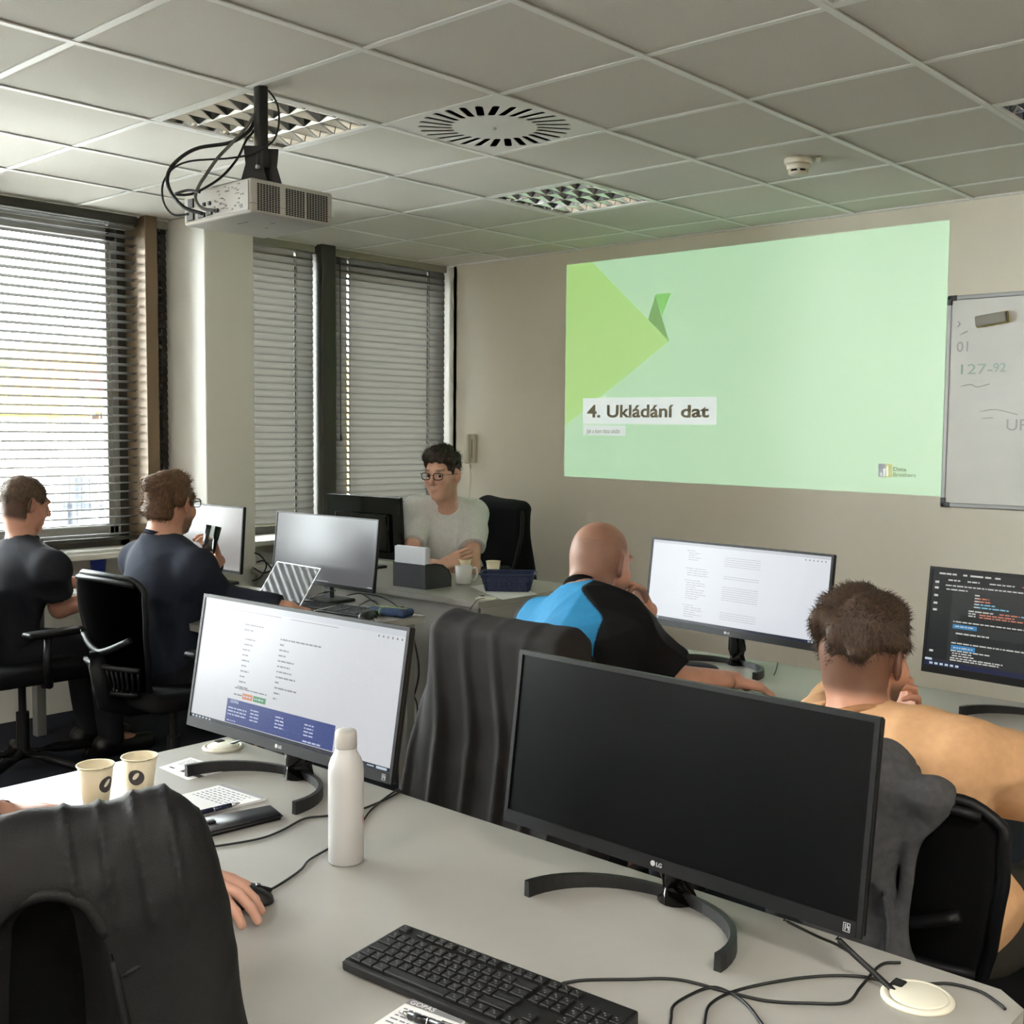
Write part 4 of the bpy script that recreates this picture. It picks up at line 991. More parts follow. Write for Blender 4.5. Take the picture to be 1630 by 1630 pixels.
def keyboard(label, c, rz, Lx=0.43, legends=True, group='black keyboards'):
    t = thing('keyboard', label, 'keyboard', tuple(c), rz, group)
    dy = 0.132; p = Lx/23.1; py_ = dy/7.0
    b_ = NB(); box(b_, (0, 0, 0.010), (Lx, dy, 0.016), bev=0.004, seg=2)
    for v in b_.verts: v.co.z += 0.008*max(0, (v.co.y+dy/2)/dy)*(1 if v.co.z > .01 else 0)
    obj('base', b_, kb_m, t)
    def ztop(y): return 0.0185+0.008*(y+dy/2)/dy
    x0 = -Lx/2+p*0.45
    rows = [[(0, 1)]+[(2+i, 1) for i in range(4)]+[(6.5+i, 1) for i in range(4)]+[(11+i, 1) for i in range(4)],
            [(i, 1) for i in range(13)]+[(13, 2)], [(0, 1.5)]+[(1.5+i, 1) for i in range(12)]+[(13.5, 1.5)],
            [(0, 1.75)]+[(1.75+i, 1) for i in range(11)]+[(12.75, 2.25)], [(0, 1.25)]+[(1.25+i, 1) for i in range(11)]+[(12.25, 2.75)],
            [(0, 1.25), (1.25, 1.25), (2.5, 1.25), (3.75, 6.25), (10, 1.25), (11.25, 1.25), (12.5, 1.25), (13.75, 1.25)]]
    nav = [[(15.3+i, 1) for i in range(3)], [(15.3+i, 1) for i in range(3)], [(15.3+i, 1) for i in range(3)], [], [(16.3, 1)], [(15.3+i, 1) for i in range(3)]]
    num = [[], [(18.6+i, 1) for i in range(4)], [(18.6+i, 1) for i in range(4)], [(18.6+i, 1) for i in range(3)], [(18.6+i, 1) for i in range(4)], [(18.6, 2), (20.6, 1)]]
    lv, lf = [], []
    for r in range(6):
        yy = dy/2-py_*(0.85+r*1.02+(0.22 if r else 0))
        for (k0, kw) in rows[r]+nav[r]+num[r]:
            kd = py_*(0.72 if r == 0 else 0.84)
            kx = x0+p*(k0+kw/2)
            o = mesh_obj('key', key_mesh(p*kw-p*0.13, kd), None, t); o.location = (kx, yy, ztop(yy)); o.rotation_euler = (math.atan2(0.008, dy), 0, 0)
            if legends and kw < 1.6:
                z_ = ztop(yy)+0.0036
                for (dx, dyy, w_, h_) in ((-0.1, .12, .18, .1), (.12, -.12, .1, .16)):
                    cx, cy = kx+dx*p, yy+dyy*py_; i0 = len(lv)
                    lv += [(cx-w_*p/2, cy-h_*py_/2, z_), (cx+w_*p/2, cy-h_*py_/2, z_), (cx+w_*p/2, cy+h_*py_/2, z_+.0002), (cx-w_*p/2, cy+h_*py_/2, z_+.0002)]; lf.append((i0, i0+1, i0+2, i0+3))
    if lv: raw('key_legends', lv, lf, key_ink, t)['kind'] = 'stuff'
    return t
ka, kc = on(644, 1473, DZ+.022), on(1018, 1613, DZ+.022)
ang = math.atan2(kc[1]-ka[1], kc[0]-ka[0]); Lk = float(np.linalg.norm((kc-ka)[:2]))
kcen = (ka+kc)/2+np.array([math.sin(ang), -math.cos(ang), 0])*0.066
keyboard('black wired keyboard lying diagonal at the front of the desk', (kcen[0], kcen[1], DZ), ang, Lk)
t, L = sheet('notepad', 'printed notepad at the bottom edge under the keyboard', [(657, 1594), (745, 1626), (660, 1690), (575, 1648)], 0.004, paper_m, 'notepad')
flat_quads('header_strip', L, [(0, 0, 1, .16)], mat('pad_header', (128, 128, 130), rough=0.8), t, stuff=False)
a_ = Vector(L(.05, .135, .0008)); ux = (Vector(L(1, 0))-Vector(L(0, 0))).normalized()
text_mesh('header_text', 'GOPAS', 0.013, basis(a_, ux, Vector((-ux.y, ux.x, 0)), (0, 0, 1)), paper_m, t, extrude=0.0001)
r_ = []
for k in range(5): r_ += words(.08, .25+.09*k, .8, .03, gap=.03, mn=.05, mx_=.15)
flat_quads('handwriting', L, r_, MATS['handwriting_ink'], t)
pen('black pen lying on the notepad at the bottom edge', on(737, 1646, DZ+.0102), on(635, 1610, DZ+.0102), mat('pen_black', (16, 16, 20), rough=0.3))

# cables on the foreground desk
zc = DZ+0.003
def dcab(label, px, r=0.0022, name='desk_cable', z=zc, lifts=None):
    pts = [on(x, y, z) for x, y in px]
    if lifts:
        for i, dz in lifts.items(): pts[i] = gz(px[i][0], px[i][1], z+dz)
    return cable(name, label, pts, r, cable_m, group='leads on the foreground desk')
dcab('lead running from the diagonal keyboard in a wave to the cable hole', [(891, 1566), (932, 1560), (1000, 1559), (1077, 1559), (1155, 1578), (1220, 1593), (1290, 1597), (1348, 1595), (1371, 1570), (1402, 1536), (1433, 1532)])
dcab('lead making the left loop at the bottom edge', [(1066, 1650), (1068, 1622), (1076, 1597), (1128, 1572), (1162, 1580), (1190, 1600), (1220, 1640)])
dcab('lead making the inner loop and running to the cable hole', [(1122, 1650), (1122, 1625), (1132, 1597), (1178, 1575), (1271, 1557), (1348, 1553), (1402, 1561), (1428, 1585)])
dcab('lead leaving the cable hole to the right over the desk corner', [(1437, 1567), (1480, 1566), (1514, 1566), (1560, 1578), (1590, 1597), (1600, 1606)])
dcab('thin lead hanging from the black monitor to the cable hole', [(1247, 1464), (1300, 1490), (1340, 1508), (1386, 1543), (1424, 1580)], lifts={0: 0.05, 1: 0.03})
dcab('thick twin lead dropping from the black monitor into the cable hole', [(1332, 1493), (1360, 1520), (1395, 1552), (1426, 1581)], 0.0042, lifts={0: 0.05, 1: 0.03, 2: 0.012})
dcab('mouse lead curving from the hand behind the white bottle', [(401, 1431), (443, 1409), (478, 1385), (492, 1369), (521, 1352), (560, 1330), (590, 1290), (616, 1268), (634, 1256)])
dcab('keyboard lead passing in front of the leather case', [(300, 1351), (313, 1350), (350, 1346), (413, 1335), (448, 1322), (485, 1303), (525, 1298), (575, 1288), (616, 1271), (640, 1258)])
dcab('short lead bent down into the far cable hole', [(347, 1192), (362, 1186), (378, 1180), (395, 1172)], 0.003, lifts={2: 0.015, 3: 0.05})

# computer mouse
mouse_m = mat('mouse_black', (22, 22, 23), rough=0.4)
def mouse(label, c, rz, s=1.0):
    t = thing('computer_mouse', label, 'mouse', tuple(c), rz)
    b_ = NB(); bmesh.ops.create_uvsphere(b_, u_segments=28, v_segments=16, radius=1)
    for v in b_.verts:
        x, y, z = v.co; ex = 0.78
        sx = math.copysign(abs(x)**ex, x); sy = math.copysign(abs(y)**ex, y)
        v.co = (sx*0.031*s*(1-0.10*max(0, 1-abs(y))), sy*0.056*s, max(0, z)*0.034*s*(1-0.25*max(0, y))+0.0015)
    obj('shell', b_, mouse_m, t, True)
    obj('wheel', cyl(NB(), (-0.004, 0.03*s, 0.024*s), (0.004, 0.03*s, 0.024*s), 0.007, n=14), black_pl, t)
    obj('button_split', box(NB(), (0, 0.043*s, 0.0215*s), (0.0012, 0.022, 0.006), rot=(R(-22), 0, 0)), dark_m, t)
    return t
mc = on(381, 1440)
mouse('black computer mouse under the hand next to the draped jacket', mc, R(-28))

# ================================================================== teacher desk things
mesh_box_m = mat('wire_mesh_black', (66, 66, 70), rough=0.5, metal=0.3)
pa, pb = on(626, 932), on(677, 939); ux = (pb-pa); Lb = float(np.linalg.norm(ux)); ux /= Lb; n_ = np.array([-ux[1], ux[0], 0])
bc_ = pa+ux*Lb/2+n_*0.09
t = thing('paper_tray', 'black wire-mesh desk organiser holding white paper slips', 'desk organiser', tuple(bc_), math.atan2(ux[1], ux[0]))
bh = 0.12
boxo('front_mesh', (0, -0.09, bh/2), (Lb, 0.003, bh), mesh_box_m, t); boxo('base', (0, 0, 0.003), (Lb, 0.18, 0.004), mesh_box_m, t)
for s in (-1, 1):
    poly = [(-.09, 0), (.09, 0), (.09, .05), (.07, .085), (.03, .11), (-.02, bh), (-.09, bh)]
    obj('side_mesh', prism(NB(), poly, (s*Lb/2, 0, 0), (0, 1, 0), (0, 0, 1), (0.002*-s, 0, 0)), mesh_box_m, t)
    obj('side_rim', tube(NB(), [(s*Lb/2, a, b+0.001) for a, b in poly[1:]], 0.003, 6), black_pl, t)
boxo('divider', (0, -0.045, bh*.4), (Lb, 0.002, bh*.8), mesh_box_m, t)
boxo('rear_mesh', (0, 0.09, .025), (Lb, .003, .05), mesh_box_m, t)
ps = thing('paper_stack', 'stack of white paper slips standing in the wire organiser', 'paper', tuple(bc_+np.array([0, 0, 0.005])), math.atan2(ux[1], ux[0]))
for k in range(5): boxo('sheet', (random.uniform(-.003, .003), -0.082+k*0.006, 0.1), (Lb-0.012, 0.0045, 0.195+random.uniform(-.004, .004)), mat('paper_white', (226, 228, 234), rough=0.8), ps)
mg = on(738, 929); t = thing('ceramic_mug', 'plain white ceramic mug next to the blue basket', 'mug', tuple(mg), R(60))
mug_m = mat('mug_white', (222, 222, 220), rough=0.25)
obj('body', lathe(NB(), [(0.036, 0), (0.040, 0.004), (0.0445, 0.092), (0.0415, 0.092), (0.037, 0.008), (0.001, 0.008)], 32, cap1=False), mug_m, t, True)
obj('handle', tube(NB(), catmull([(0.041, 0, 0.075), (0.066, 0, 0.078), (0.070, 0, 0.045), (0.058, 0, 0.02), (0.039, 0, 0.018)], 5), 0.0052, 8), mug_m, t, True)
paper_cup('plain paper cup standing right behind the white mug', on(739, 915), 1.05)
paper_cup('plain paper cup standing behind the blue basket', on(785, 919), 1.05)
# woven basket
qa, qb, qc = on(767, 943), on(842, 941), on(790, 945)
bk_c = (qa+qb)/2+np.array([-0.03, 0.05, 0])
t = thing('woven_basket', 'dark blue rectangular woven basket on the teacher desk', 'basket', tuple(bk_c), R(38))
weave_m = mat('basket_blue', (34, 46, 82), rough=0.55, bump=0.3, bscale=300)
Lx, Ly, hb = 0.25, 0.16, 0.085
def ring(z, grow, ph, amp):
    pts = rrect(Lx*.86+grow, Ly*.82+grow, 0.03, 6); cum = 0; out = []
    dense = []
    for i in range(len(pts)):
        a, b = np.array(pts[i]), np.array(pts[(i+1) % len(pts)]); n = max(1, int(np.linalg.norm(b-a)/0.006))
        for k in range(n): dense.append(a+(b-a)*k/n)
    for i, q in enumerate(dense):
        r = np.linalg.norm(q); s = i/len(dense)*40*math.pi
        out.append((q[0]*(1+amp*math.sin(s+ph)/r), q[1]*(1+amp*math.sin(s+ph)/r), z))
    return out
for k in range(5):
    obj('weave_band', band(NB(), ring(0.004+k*0.0155, 0.012*k*0.5+0.003*k, math.pi*k, 0.0022), 0.0022, 0.0145, closed=True), weave_m, t)
obj('rim', tube(NB(), ring(hb, 0.052, 0, 0), 0.0055, 8, closed=True), weave_m, t, True)
boxo('base', (0, 0, 0.003), (Lx*.84, Ly*.8, 0.004), weave_m, t)
nst = 0
for q0, q1 in zip(rrect(Lx*.86, Ly*.82, .03, 1), rrect(Lx*.86+.05, Ly*.82+.05, .03, 1)): pass
for i in range(20):
    a = 2*math.pi*i/20; dx, dy_ = math.cos(a), math.sin(a)
    sc_ = min(Lx*.43/max(abs(dx), 1e-6), Ly*.41/max(abs(dy_), 1e-6))
    obj('stake', tube(NB(), [(dx*sc_, dy_*sc_, 0.003), (dx*(sc_+.024), dy_*(sc_+.024), hb)], 0.0024, 5), weave_m, t)
t, L = sheet('paper_sheet', 'white sheet lying under the blue woven basket', [(748, 934), (800, 955), (856, 946), (800, 925)], 0.0006, paper_m, 'paper')
cable('desk_cable', 'thin grey lead rising from the teacher desk grommet', [on(772, 952, DZ+.006), on(760, 955, DZ+.02), gy(750, 968, 1.985), gy(745, 985, 1.98), gy(744, 1010, 1.98)], 0.002, cable_g)

# ================================================================== window desk things
lp = thing('laptop', 'open silver laptop with a striped reflection on its screen', 'laptop', (-0.77, 1.271, DZ), R(-3.9))
lap_m = mat('laptop_silver', (176, 176, 178), rough=0.3, metal=0.6)
boxo('keyboard_deck', (0, -0.125, 0.009), (0.35, 0.24, 0.016), lap_m, lp, bev=0.004)
Ml = Matrix.Translation((0, 0, 0.014)) @ Matrix.Rotation(-R(35), 4, 'X')
b_ = box(NB(), (0, 0.003, 0.10), (0.35, 0.006, 0.205), bev=0.002); bmesh.ops.transform(b_, matrix=Ml, verts=b_.verts); lid = obj('lid', b_, lap_m, lp)
b_ = box(NB(), (0, -0.0006, 0.10), (0.336, 0.001, 0.192)); bmesh.ops.transform(b_, matrix=Ml, verts=b_.verts); obj('screen', b_, mat('laptop_glass', (84, 83, 82), rough=0.05, spec=0.10), lid)
boxo('keys', (0, -0.09, 0.0175), (0.30, 0.11, 0.002), black_pl, lp); boxo('trackpad', (0, -0.2, 0.0172), (0.11, 0.07, 0.001), alu, lp)
t = keyboard('black keyboard behind the laptop under the grey monitor', (-0.47, 1.36, DZ), R(6), 0.40, False)
mouse('black computer mouse on the window desk by the coiled leads', on(585, 985), R(20))
t = thing('pencil_case', 'small blue and green patterned pouch on the desk corner', 'pouch', tuple(on(622, 980)), R(15))
pm = mat('pouch_blue', (36, 58, 92), rough=0.7, var=0.5, vscale=40, bump=0.4, bscale=120)
b_ = box(NB(), (0, 0, 0.018), (0.19, 0.085, 0.034), bev=0.015, seg=3); obj('body', b_, pm, t, True)
boxo('zip', (0, 0, 0.036), (0.16, 0.006, 0.003), mat('pouch_zip', (150, 160, 90), rough=0.6), t); boxo('band', (-0.03, 0, 0.018), (0.02, 0.0865, 0.0355), mat('pouch_green', (110, 140, 84), rough=0.7), t, bev=0.014, seg=3)
zz = DZ+0.004
cable('desk_cable', 'white lead looping from the laptop to the desk corner', [on(500, 972, zz+.02), on(540, 964, zz+.02), on(575, 968, zz+.01), on(594, 982, zz), on(600, 995, zz), on(590, 1004, zz)], 0.0025, cable_w, group='leads on the window desk')
for k, (lab, pts) in enumerate((('black lead arching right from the grey monitor neck', [(552, 948), (575, 945), (595, 958), (612, 968), (630, 978)]), ('black lead arching left from the grey monitor neck', [(534, 940), (510, 945), (490, 955), (478, 962)]),
        ('thin black lead tangled in front of the patterned pouch', [(570, 965), (590, 955), (602, 962), (590, 972), (612, 975), (640, 966), (648, 972)]), ('thin black lead over the patterned pouch', [(578, 945), (605, 950), (628, 962), (642, 976), (628, 982)]))):
    cable('desk_cable', lab, [on(x, y, zz+(0.05 if i in (0, 1) and k in (0, 1, 3) else 0.005)) for i, (x, y) in enumerate(pts)], 0.0024, cable_m, group='leads on the window desk')
# blue cup
cpos = on(156, 882, 0.855); t = thing('blue_cup', 'dark blue plastic cup by the window between the two men', 'cup', (cpos[0], cpos[1], DZ), R(200))
blue_m = mat('cup_blue', (34, 52, 132), rough=0.4)
obj('body', lathe(NB(), [(0.032, 0), (0.034, 0.003), (0.044, 0.112), (0.046, 0.115), (0.042, 0.115), (0.032, 0.006), (0.001, 0.006)], 28, cap1=False), blue_m, t, True)
obj('spout', tube(NB(), [(0.043, 0, 0.112), (0.054, 0, 0.116)], 0.006, 8), blue_m, t)
# cable duct and leads below the windows beside the column
rd = thing('radiator', 'grey panel radiator under the closed blinds', 'radiator', (-2.22, 2.40, 0.12), 0)
rad_m = mat('radiator_grey', (150, 150, 146), rough=0.45)
boxo('panel', (0, 0, 0.33), (0.05, 0.62, 0.52), rad_m, rd, bev=0.006); boxo('top_grille', (0, 0, 0.60), (0.075, 0.62, 0.012), white_pl, rd)
for k in range(14): boxo('fin', (0.028, -0.28+k*0.043, 0.33), (0.008, 0.018, 0.48), rad_m, rd, bev=0.003)
for k, pts in enumerate(([(405, 880), (415, 885), (424, 900), (415, 918), (402, 925)], [(408, 895), (420, 893), (432, 905), (436, 918)], [(402, 903), (418, 912), (432, 908)])):
    cable('wall_cable', ('dark lead hanging beside the column', 'second dark lead curling under the blinds', 'short dark lead by the radiator')[k], [P(x, y, 6.05) for x, y in pts], 0.004, cable_m, group='leads by the column')

# ================================================================== things on the desk of the two men at right
t = keyboard('black keyboard in front of the code monitor', (2.42, 1.22, DZ), R(2), 0.43, False)
gc = on(1093, 1080)
t = thing('pouch_case', 'black rounded soft case lying by the curved foot of the lit monitor', 'case', tuple(gc), R(35))
b_ = NB(); bmesh.ops.create_uvsphere(b_, u_segments=24, v_segments=14, radius=1)
for v in b_.verts:
    x, y, z = v.co; v.co = (math.copysign(abs(x)**.7, x)*0.105, math.copysign(abs(y)**.8, y)*0.05, 0.026+z*0.026)
obj('shell', b_, mat('soft_black', (18, 18, 19), rough=0.7), t, True)
obj('zip', tube(NB(), [(0.1065*math.cos(a)*(1 if abs(math.cos(a)) < .98 else .99), 0.0515*math.sin(a), 0.026) for a in np.linspace(0, 2*math.pi, 40)[:-1]], 0.0016, 5, closed=True), black_pl, t)
cable('desk_cable', 'thin lead behind the curved foot of the document monitor', [on(1238, 1055), on(1236, 1065), on(1232, 1075)], 0.002, cable_m)

for k, (lab, pts) in enumerate((('black lead hanging beside the window desk leg', [(-.20, 1.54, .70), (-.17, 1.56, .5), (-.22, 1.55, .3), (-.19, 1.54, .12), (-.3, 1.5, .02)]), ('second black lead looping under the window desk corner', [(-.27, 1.55, .70), (-.24, 1.56, .45), (-.17, 1.55, .36), (-.20, 1.56, .22), (-.28, 1.52, .02)]))):
    cable('desk_cable', lab, pts, .004, cable_m, group='leads under the window desk')
# ================================================================== implicit-surface sculpting
def nrm(v):
    v = np.array(v, float); return v/np.linalg.norm(v)
def CAP(a, b, ra, rb=None, k=0.02, op='u', planes=()): return ('cap', np.array(a, float), np.array(b, float), ra, ra if rb is None else rb, k, op, planes)
def ELL(c, r, M=None, k=0.02, op='u', planes=()): return ('ell', np.array(c, float), np.array(r, float), None if M is None else np.array(M, float), None, k, op, planes)
def RBX(c, half, rad, M=None, k=0.02, op='u', planes=()): return ('rbx', np.array(c, float), np.array(half, float), None if M is None else np.array(M, float), rad, k, op, planes)
def prim_bounds(p):
    if p[0] == 'cap':
        lo = np.minimum(p[1]-p[3], p[2]-p[4]); hi = np.maximum(p[1]+p[3], p[2]+p[4])
    else:
        r = float(np.max(p[2])) if p[0] == 'ell' else float(np.linalg.norm(p[2]))
        if p[3] is None and p[0] != 'cap': lo, hi = p[1]-p[2], p[1]+p[2]
        else: lo, hi = p[1]-r, p[1]+r
    return lo, hi
def smin(a, b, k):
    if k <= 0: return np.minimum(a, b)
    h = np.clip(0.5+0.5*(b-a)/k, 0, 1); return b*(1-h)+a*h-k*h*(1-h)
def prim_eval(p, X, Y, Z):
    if p[0] == 'cap':
        a, b = p[1], p[2]; ab = b-a; L2 = max(float(ab @ ab), 1e-9)
        px, py, pz = X-a[0], Y-a[1], Z-a[2]
        t = np.clip((px*ab[0]+py*ab[1]+pz*ab[2])/L2, 0, 1)
        d = np.sqrt((px-t*ab[0])**2+(py-t*ab[1])**2+(pz-t*ab[2])**2)-(p[3]+(p[4]-p[3])*t)
    else:
        px, py, pz = X-p[1][0], Y-p[1][1], Z-p[1][2]
        if p[3] is not None:
            M = p[3]       # columns = local axes
            px, py, pz = (px*M[0][0]+py*M[1][0]+pz*M[2][0], px*M[0][1]+py*M[1][1]+pz*M[2][1], px*M[0][2]+py*M[1][2]+pz*M[2][2])
        if p[0] == 'ell':
            r = p[2]
            k0 = np.sqrt((px/r[0])**2+(py/r[1])**2+(pz/r[2])**2); k1 = np.sqrt((px/r[0]**2)**2+(py/r[1]**2)**2+(pz/r[2]**2)**2)
            d = k0*(k0-1)/np.maximum(k1, 1e-6)
        else:
            h = p[2]-p[4]
            qx, qy, qz = np.abs(px)-h[0], np.abs(py)-h[1], np.abs(pz)-h[2]
            d = np.sqrt(np.maximum(qx, 0)**2+np.maximum(qy, 0)**2+np.maximum(qz, 0)**2)+np.minimum(np.maximum(qx, np.maximum(qy, qz)), 0)-p[4]
    for (pt, n) in p[7]:
        d = np.maximum(d, (X-pt[0])*n[0]+(Y-pt[1])*n[1]+(Z-pt[2])*n[2])
    return d
class Grid:
    def __init__(s, lo, hi, h):
        s.lo = np.array(lo, float); s.h = h
        s.n = np.maximum(np.ceil((np.array(hi)-s.lo)/h).astype(int)+1, 3)
        s.V = np.full(tuple(s.n), 9.0, np.float32)
        s.ax = [(s.lo[i]+h*np.arange(s.n[i])).astype(np.float32) for i in range(3)]
    def win(s, lo, hi):
        i0 = np.clip(np.floor((lo-s.lo)/s.h).astype(int), 0, s.n); i1 = np.clip(np.ceil((hi-s.lo)/s.h).astype(int)+1, 0, s.n)
        return i0, i1
    def add(s, prims):
        for p in prims:
            lo, hi = prim_bounds(p); m = p[5]+3*s.h+0.012
            i0, i1 = s.win(lo-m, hi+m)
            if np.any(i1 <= i0): continue
            sl = tuple(slice(a, b) for a, b in zip(i0, i1))
            X = s.ax[0][sl[0]][:, None, None]; Y = s.ax[1][sl[1]][None, :, None]; Z = s.ax[2][sl[2]][None, None, :]
            d = prim_eval(p, X, Y, Z).astype(np.float32)
            if p[6] == 'u': s.V[sl] = smin(s.V[sl], d, p[5])
            else: s.V[sl] = -smin(-s.V[sl], d, p[5])
        return s
    def xyz(s): return s.ax[0][:, None, None], s.ax[1][None, :, None], s.ax[2][None, None, :]
    def clip(s, pt, n):
        X, Y, Z = s.xyz(); s.V = np.maximum(s.V, (X-pt[0])*n[0]+(Y-pt[1])*n[1]+(Z-pt[2])*n[2]).astype(np.float32); return s
    def mesh(s):
        V = s.V; h = s.h; inside = V < 0
        c = np.zeros(tuple(s.n-1), np.int8)
        offs = [(i, j, k) for i in (0, 1) for j in (0, 1) for k in (0, 1)]
        for (i, j, k) in offs: c += inside[i:i+s.n[0]-1, j:j+s.n[1]-1, k:k+s.n[2]-1]
        act = np.argwhere((c > 0) & (c < 8))
        if len(act) == 0: return np.zeros((0, 3)), np.zeros((0, 4), int)
        idx = np.full(tuple(s.n-1), -1, np.int32); idx[act[:, 0], act[:, 1], act[:, 2]] = np.arange(len(act))
        cv = np.stack([V[act[:, 0]+i, act[:, 1]+j, act[:, 2]+k] for (i, j, k) in offs], 1)
        acc = np.zeros((len(act), 3)); cnt = np.zeros(len(act))
        for a in range(8):
            for b in range(a+1, 8):
                oa, ob = np.array(offs[a]), np.array(offs[b])
                if np.abs(oa-ob).sum() != 1: continue
                va, vb = cv[:, a], cv[:, b]; mk = (va < 0) != (vb < 0)
                t = np.where(mk, va/np.where(mk, va-vb, 1), 0)
                acc += mk[:, None]*(oa+t[:, None]*(ob-oa)); cnt += mk
        verts = s.lo+h*(act+acc/cnt[:, None])
        faces = []
        for ax in range(3):
            o1, o2 = [a for a in range(3) if a != ax]
            s0 = [slice(None)]*3; s1 = [slice(None)]*3
            s0[ax] = slice(0, -1); s1[ax] = slice(1, None)
            A, B = inside[tuple(s0)], inside[tuple(s1)]
            e = np.argwhere(A != B)
            ok = (e[:, o1] > 0) & (e[:, o2] > 0) & (e[:, o1] < s.n[o1]-1) & (e[:, o2] < s.n[o2]-1); e = e[ok]
            fl = A[e[:, 0], e[:, 1], e[:, 2]]
            def ci(d1, d2):
                q = e.copy(); q[:, o1] += d1; q[:, o2] += d2; return idx[q[:, 0], q[:, 1], q[:, 2]]
            Q = np.stack([ci(-1, -1), ci(0, -1), ci(0, 0), ci(-1, 0)], 1)
            flip = fl if ax != 1 else ~fl
            Q[~flip] = Q[~flip][:, ::-1]
            faces.append(Q)
        F = np.concatenate(faces); F = F[(F >= 0).all(1)]
        return verts, F
def ridged(seed, freqs, amps, n=3):
    r = np.random.default_rng(seed); L = []
    for f, a in zip(freqs, amps):
        for _ in range(n): L.append((nrm(r.normal(size=3))*f, r.uniform(0, 6.28), nrm(r.normal(size=3))*f*.45, r.uniform(0, 6.28), a))
    def fn(X, Y, Z):
        v = 0
        for (d, ph, e, p2, a) in L:
            v = v-a*(1-np.abs(np.sin(X*d[0]+Y*d[1]+Z*d[2]+ph+.8*np.sin(X*e[0]+Y*e[1]+Z*e[2]+p2))))**2
        return v
    return fn
def sines(seed, freqs, amps):
    r = np.random.default_rng(seed); L = []
    for f, a in zip(freqs, amps):
        for _ in range(3):
            d = nrm(r.normal(size=3)); L.append((d*f, r.uniform(0, 6.28), a))
    def fn(X, Y, Z):
        v = 0
        for (d, ph, a) in L: v = v+a*np.sin(X*d[0]+Y*d[1]+Z*d[2]+ph)
        return v
    return fn
def np_mesh(name, verts, faces, colors=None, smooth=True):
    me = bpy.data.meshes.new(name); nv, nf = len(verts), len(faces)
    me.vertices.add(nv); me.vertices.foreach_set('co', np.asarray(verts, np.float32).ravel())
    me.loops.add(nf*4); me.loops.foreach_set('vertex_index', np.asarray(faces, np.int32).ravel())
    me.polygons.add(nf); me.polygons.foreach_set('loop_start', np.arange(0, nf*4, 4, dtype=np.int32))
    me.update(calc_edges=True)
    if smooth: me.shade_smooth()
    if colors is not None:
        at = me.color_attributes.new('Col', 'FLOAT_COLOR', 'POINT')
        at.data.foreach_set('color', np.concatenate([colors, np.ones((nv, 1))], 1).astype(np.float32).ravel())
    return me
def bounds(prims, m=0.03):
    los, his = zip(*[prim_bounds(p) for p in prims if p[6] == 'u']); return np.min(los, 0)-m, np.max(his, 0)+m
def sculpt(name, prims, h, material, parent=None, disp=None, clips=(), colors=None, post=None):
    lo, hi = bounds(prims); g = Grid(lo, hi, h).add(prims)
    if disp is not None:
        X, Y, Z = g.xyz(); near = g.V < 0.06
        g.V = np.where(near, g.V+disp(X, Y, Z), g.V).astype(np.float32)
    for c_ in clips: g.clip(*c_)
    if post is not None: g.add(post)
    v, f = g.mesh()
    me = np_mesh(name, v, f, colors(v) if colors is not None else None)
    return mesh_obj(name, me, material, parent)

# ------------------------------------------------------------------ anatomy
def hand_prims(w, d, up, thumb, curl=(20, 30, 20), s=1.0, spread=0.05, thumb_curl=15, curls=None, thumb_out=.70):
    """w wrist, d finger direction, up back-of-hand normal, thumb = direction of the thumb side"""
    w, d, up = np.array(w, float), nrm(d), np.array(up, float)
    up = nrm(up-d*(up @ d)); th = np.array(thumb, float); th = nrm(th-d*(th @ d)-up*(th @ up))
    out = []; tips = []
    lens = [(.042, .026, .021), (.046, .029, .022), (.042, .027, .021), (.033, .021, .018)]
    lat = [.030, .0105, -.0095, -.0285]
    for i in range(4):
        fd = nrm(d+th*spread*(1.5-i))
        base = w+d*(.088-.004*abs(i-1))*s+th*lat[i]*s-up*(.002*abs(i-1.3))*s
        out.append(CAP(w+th*lat[i]*.55*s+d*.008*s, base, .0145*s, .0112*s, k=.010))
        p = base; ang = 0.0; cu = curl if curls is None else curls[i]
        for j in range(3):
            ang += R(cu[j]); dv = nrm(fd*math.cos(ang)-up*math.sin(ang)); q = p+dv*lens[i][j]*s
            r0_, r1_ = (.0092-.0007*j-(.001 if i == 3 else 0))*s, (.0086-.0007*j-(.001 if i == 3 else 0))*s
            out.append(CAP(p, q, r0_, r1_, k=.003)); p = q
        tips.append(p)
    tb = w+d*.022*s+th*.022*s-up*.004*s; td = nrm(d*.62+th*thumb_out-up*.25); p = tb; ang = 0
    for L_, ra, rb in ((.046, .0145, .0115), (.033, .0112, .0098), (.026, .0098, .0080)):
        q = p+td*L_*s; out.append(CAP(p, q, ra*s, rb*s, k=.008 if ra > .012 else .003)); p = q; td = nrm(td+d*math.tan(R(thumb_curl))-up*.12)
    return out
def head_frame(c, f, s=1.0, roll=0.0):
    f = nrm(f); u = np.array([0, 0, 1.0]); u = nrm(u-f*(u @ f)); r = np.cross(f, u)
    if roll: r, u = r*math.cos(roll)+u*math.sin(roll), u*math.cos(roll)-r*math.sin(roll)
    M = np.stack([r, f, u], 1)
    return np.array(c, float), M, s
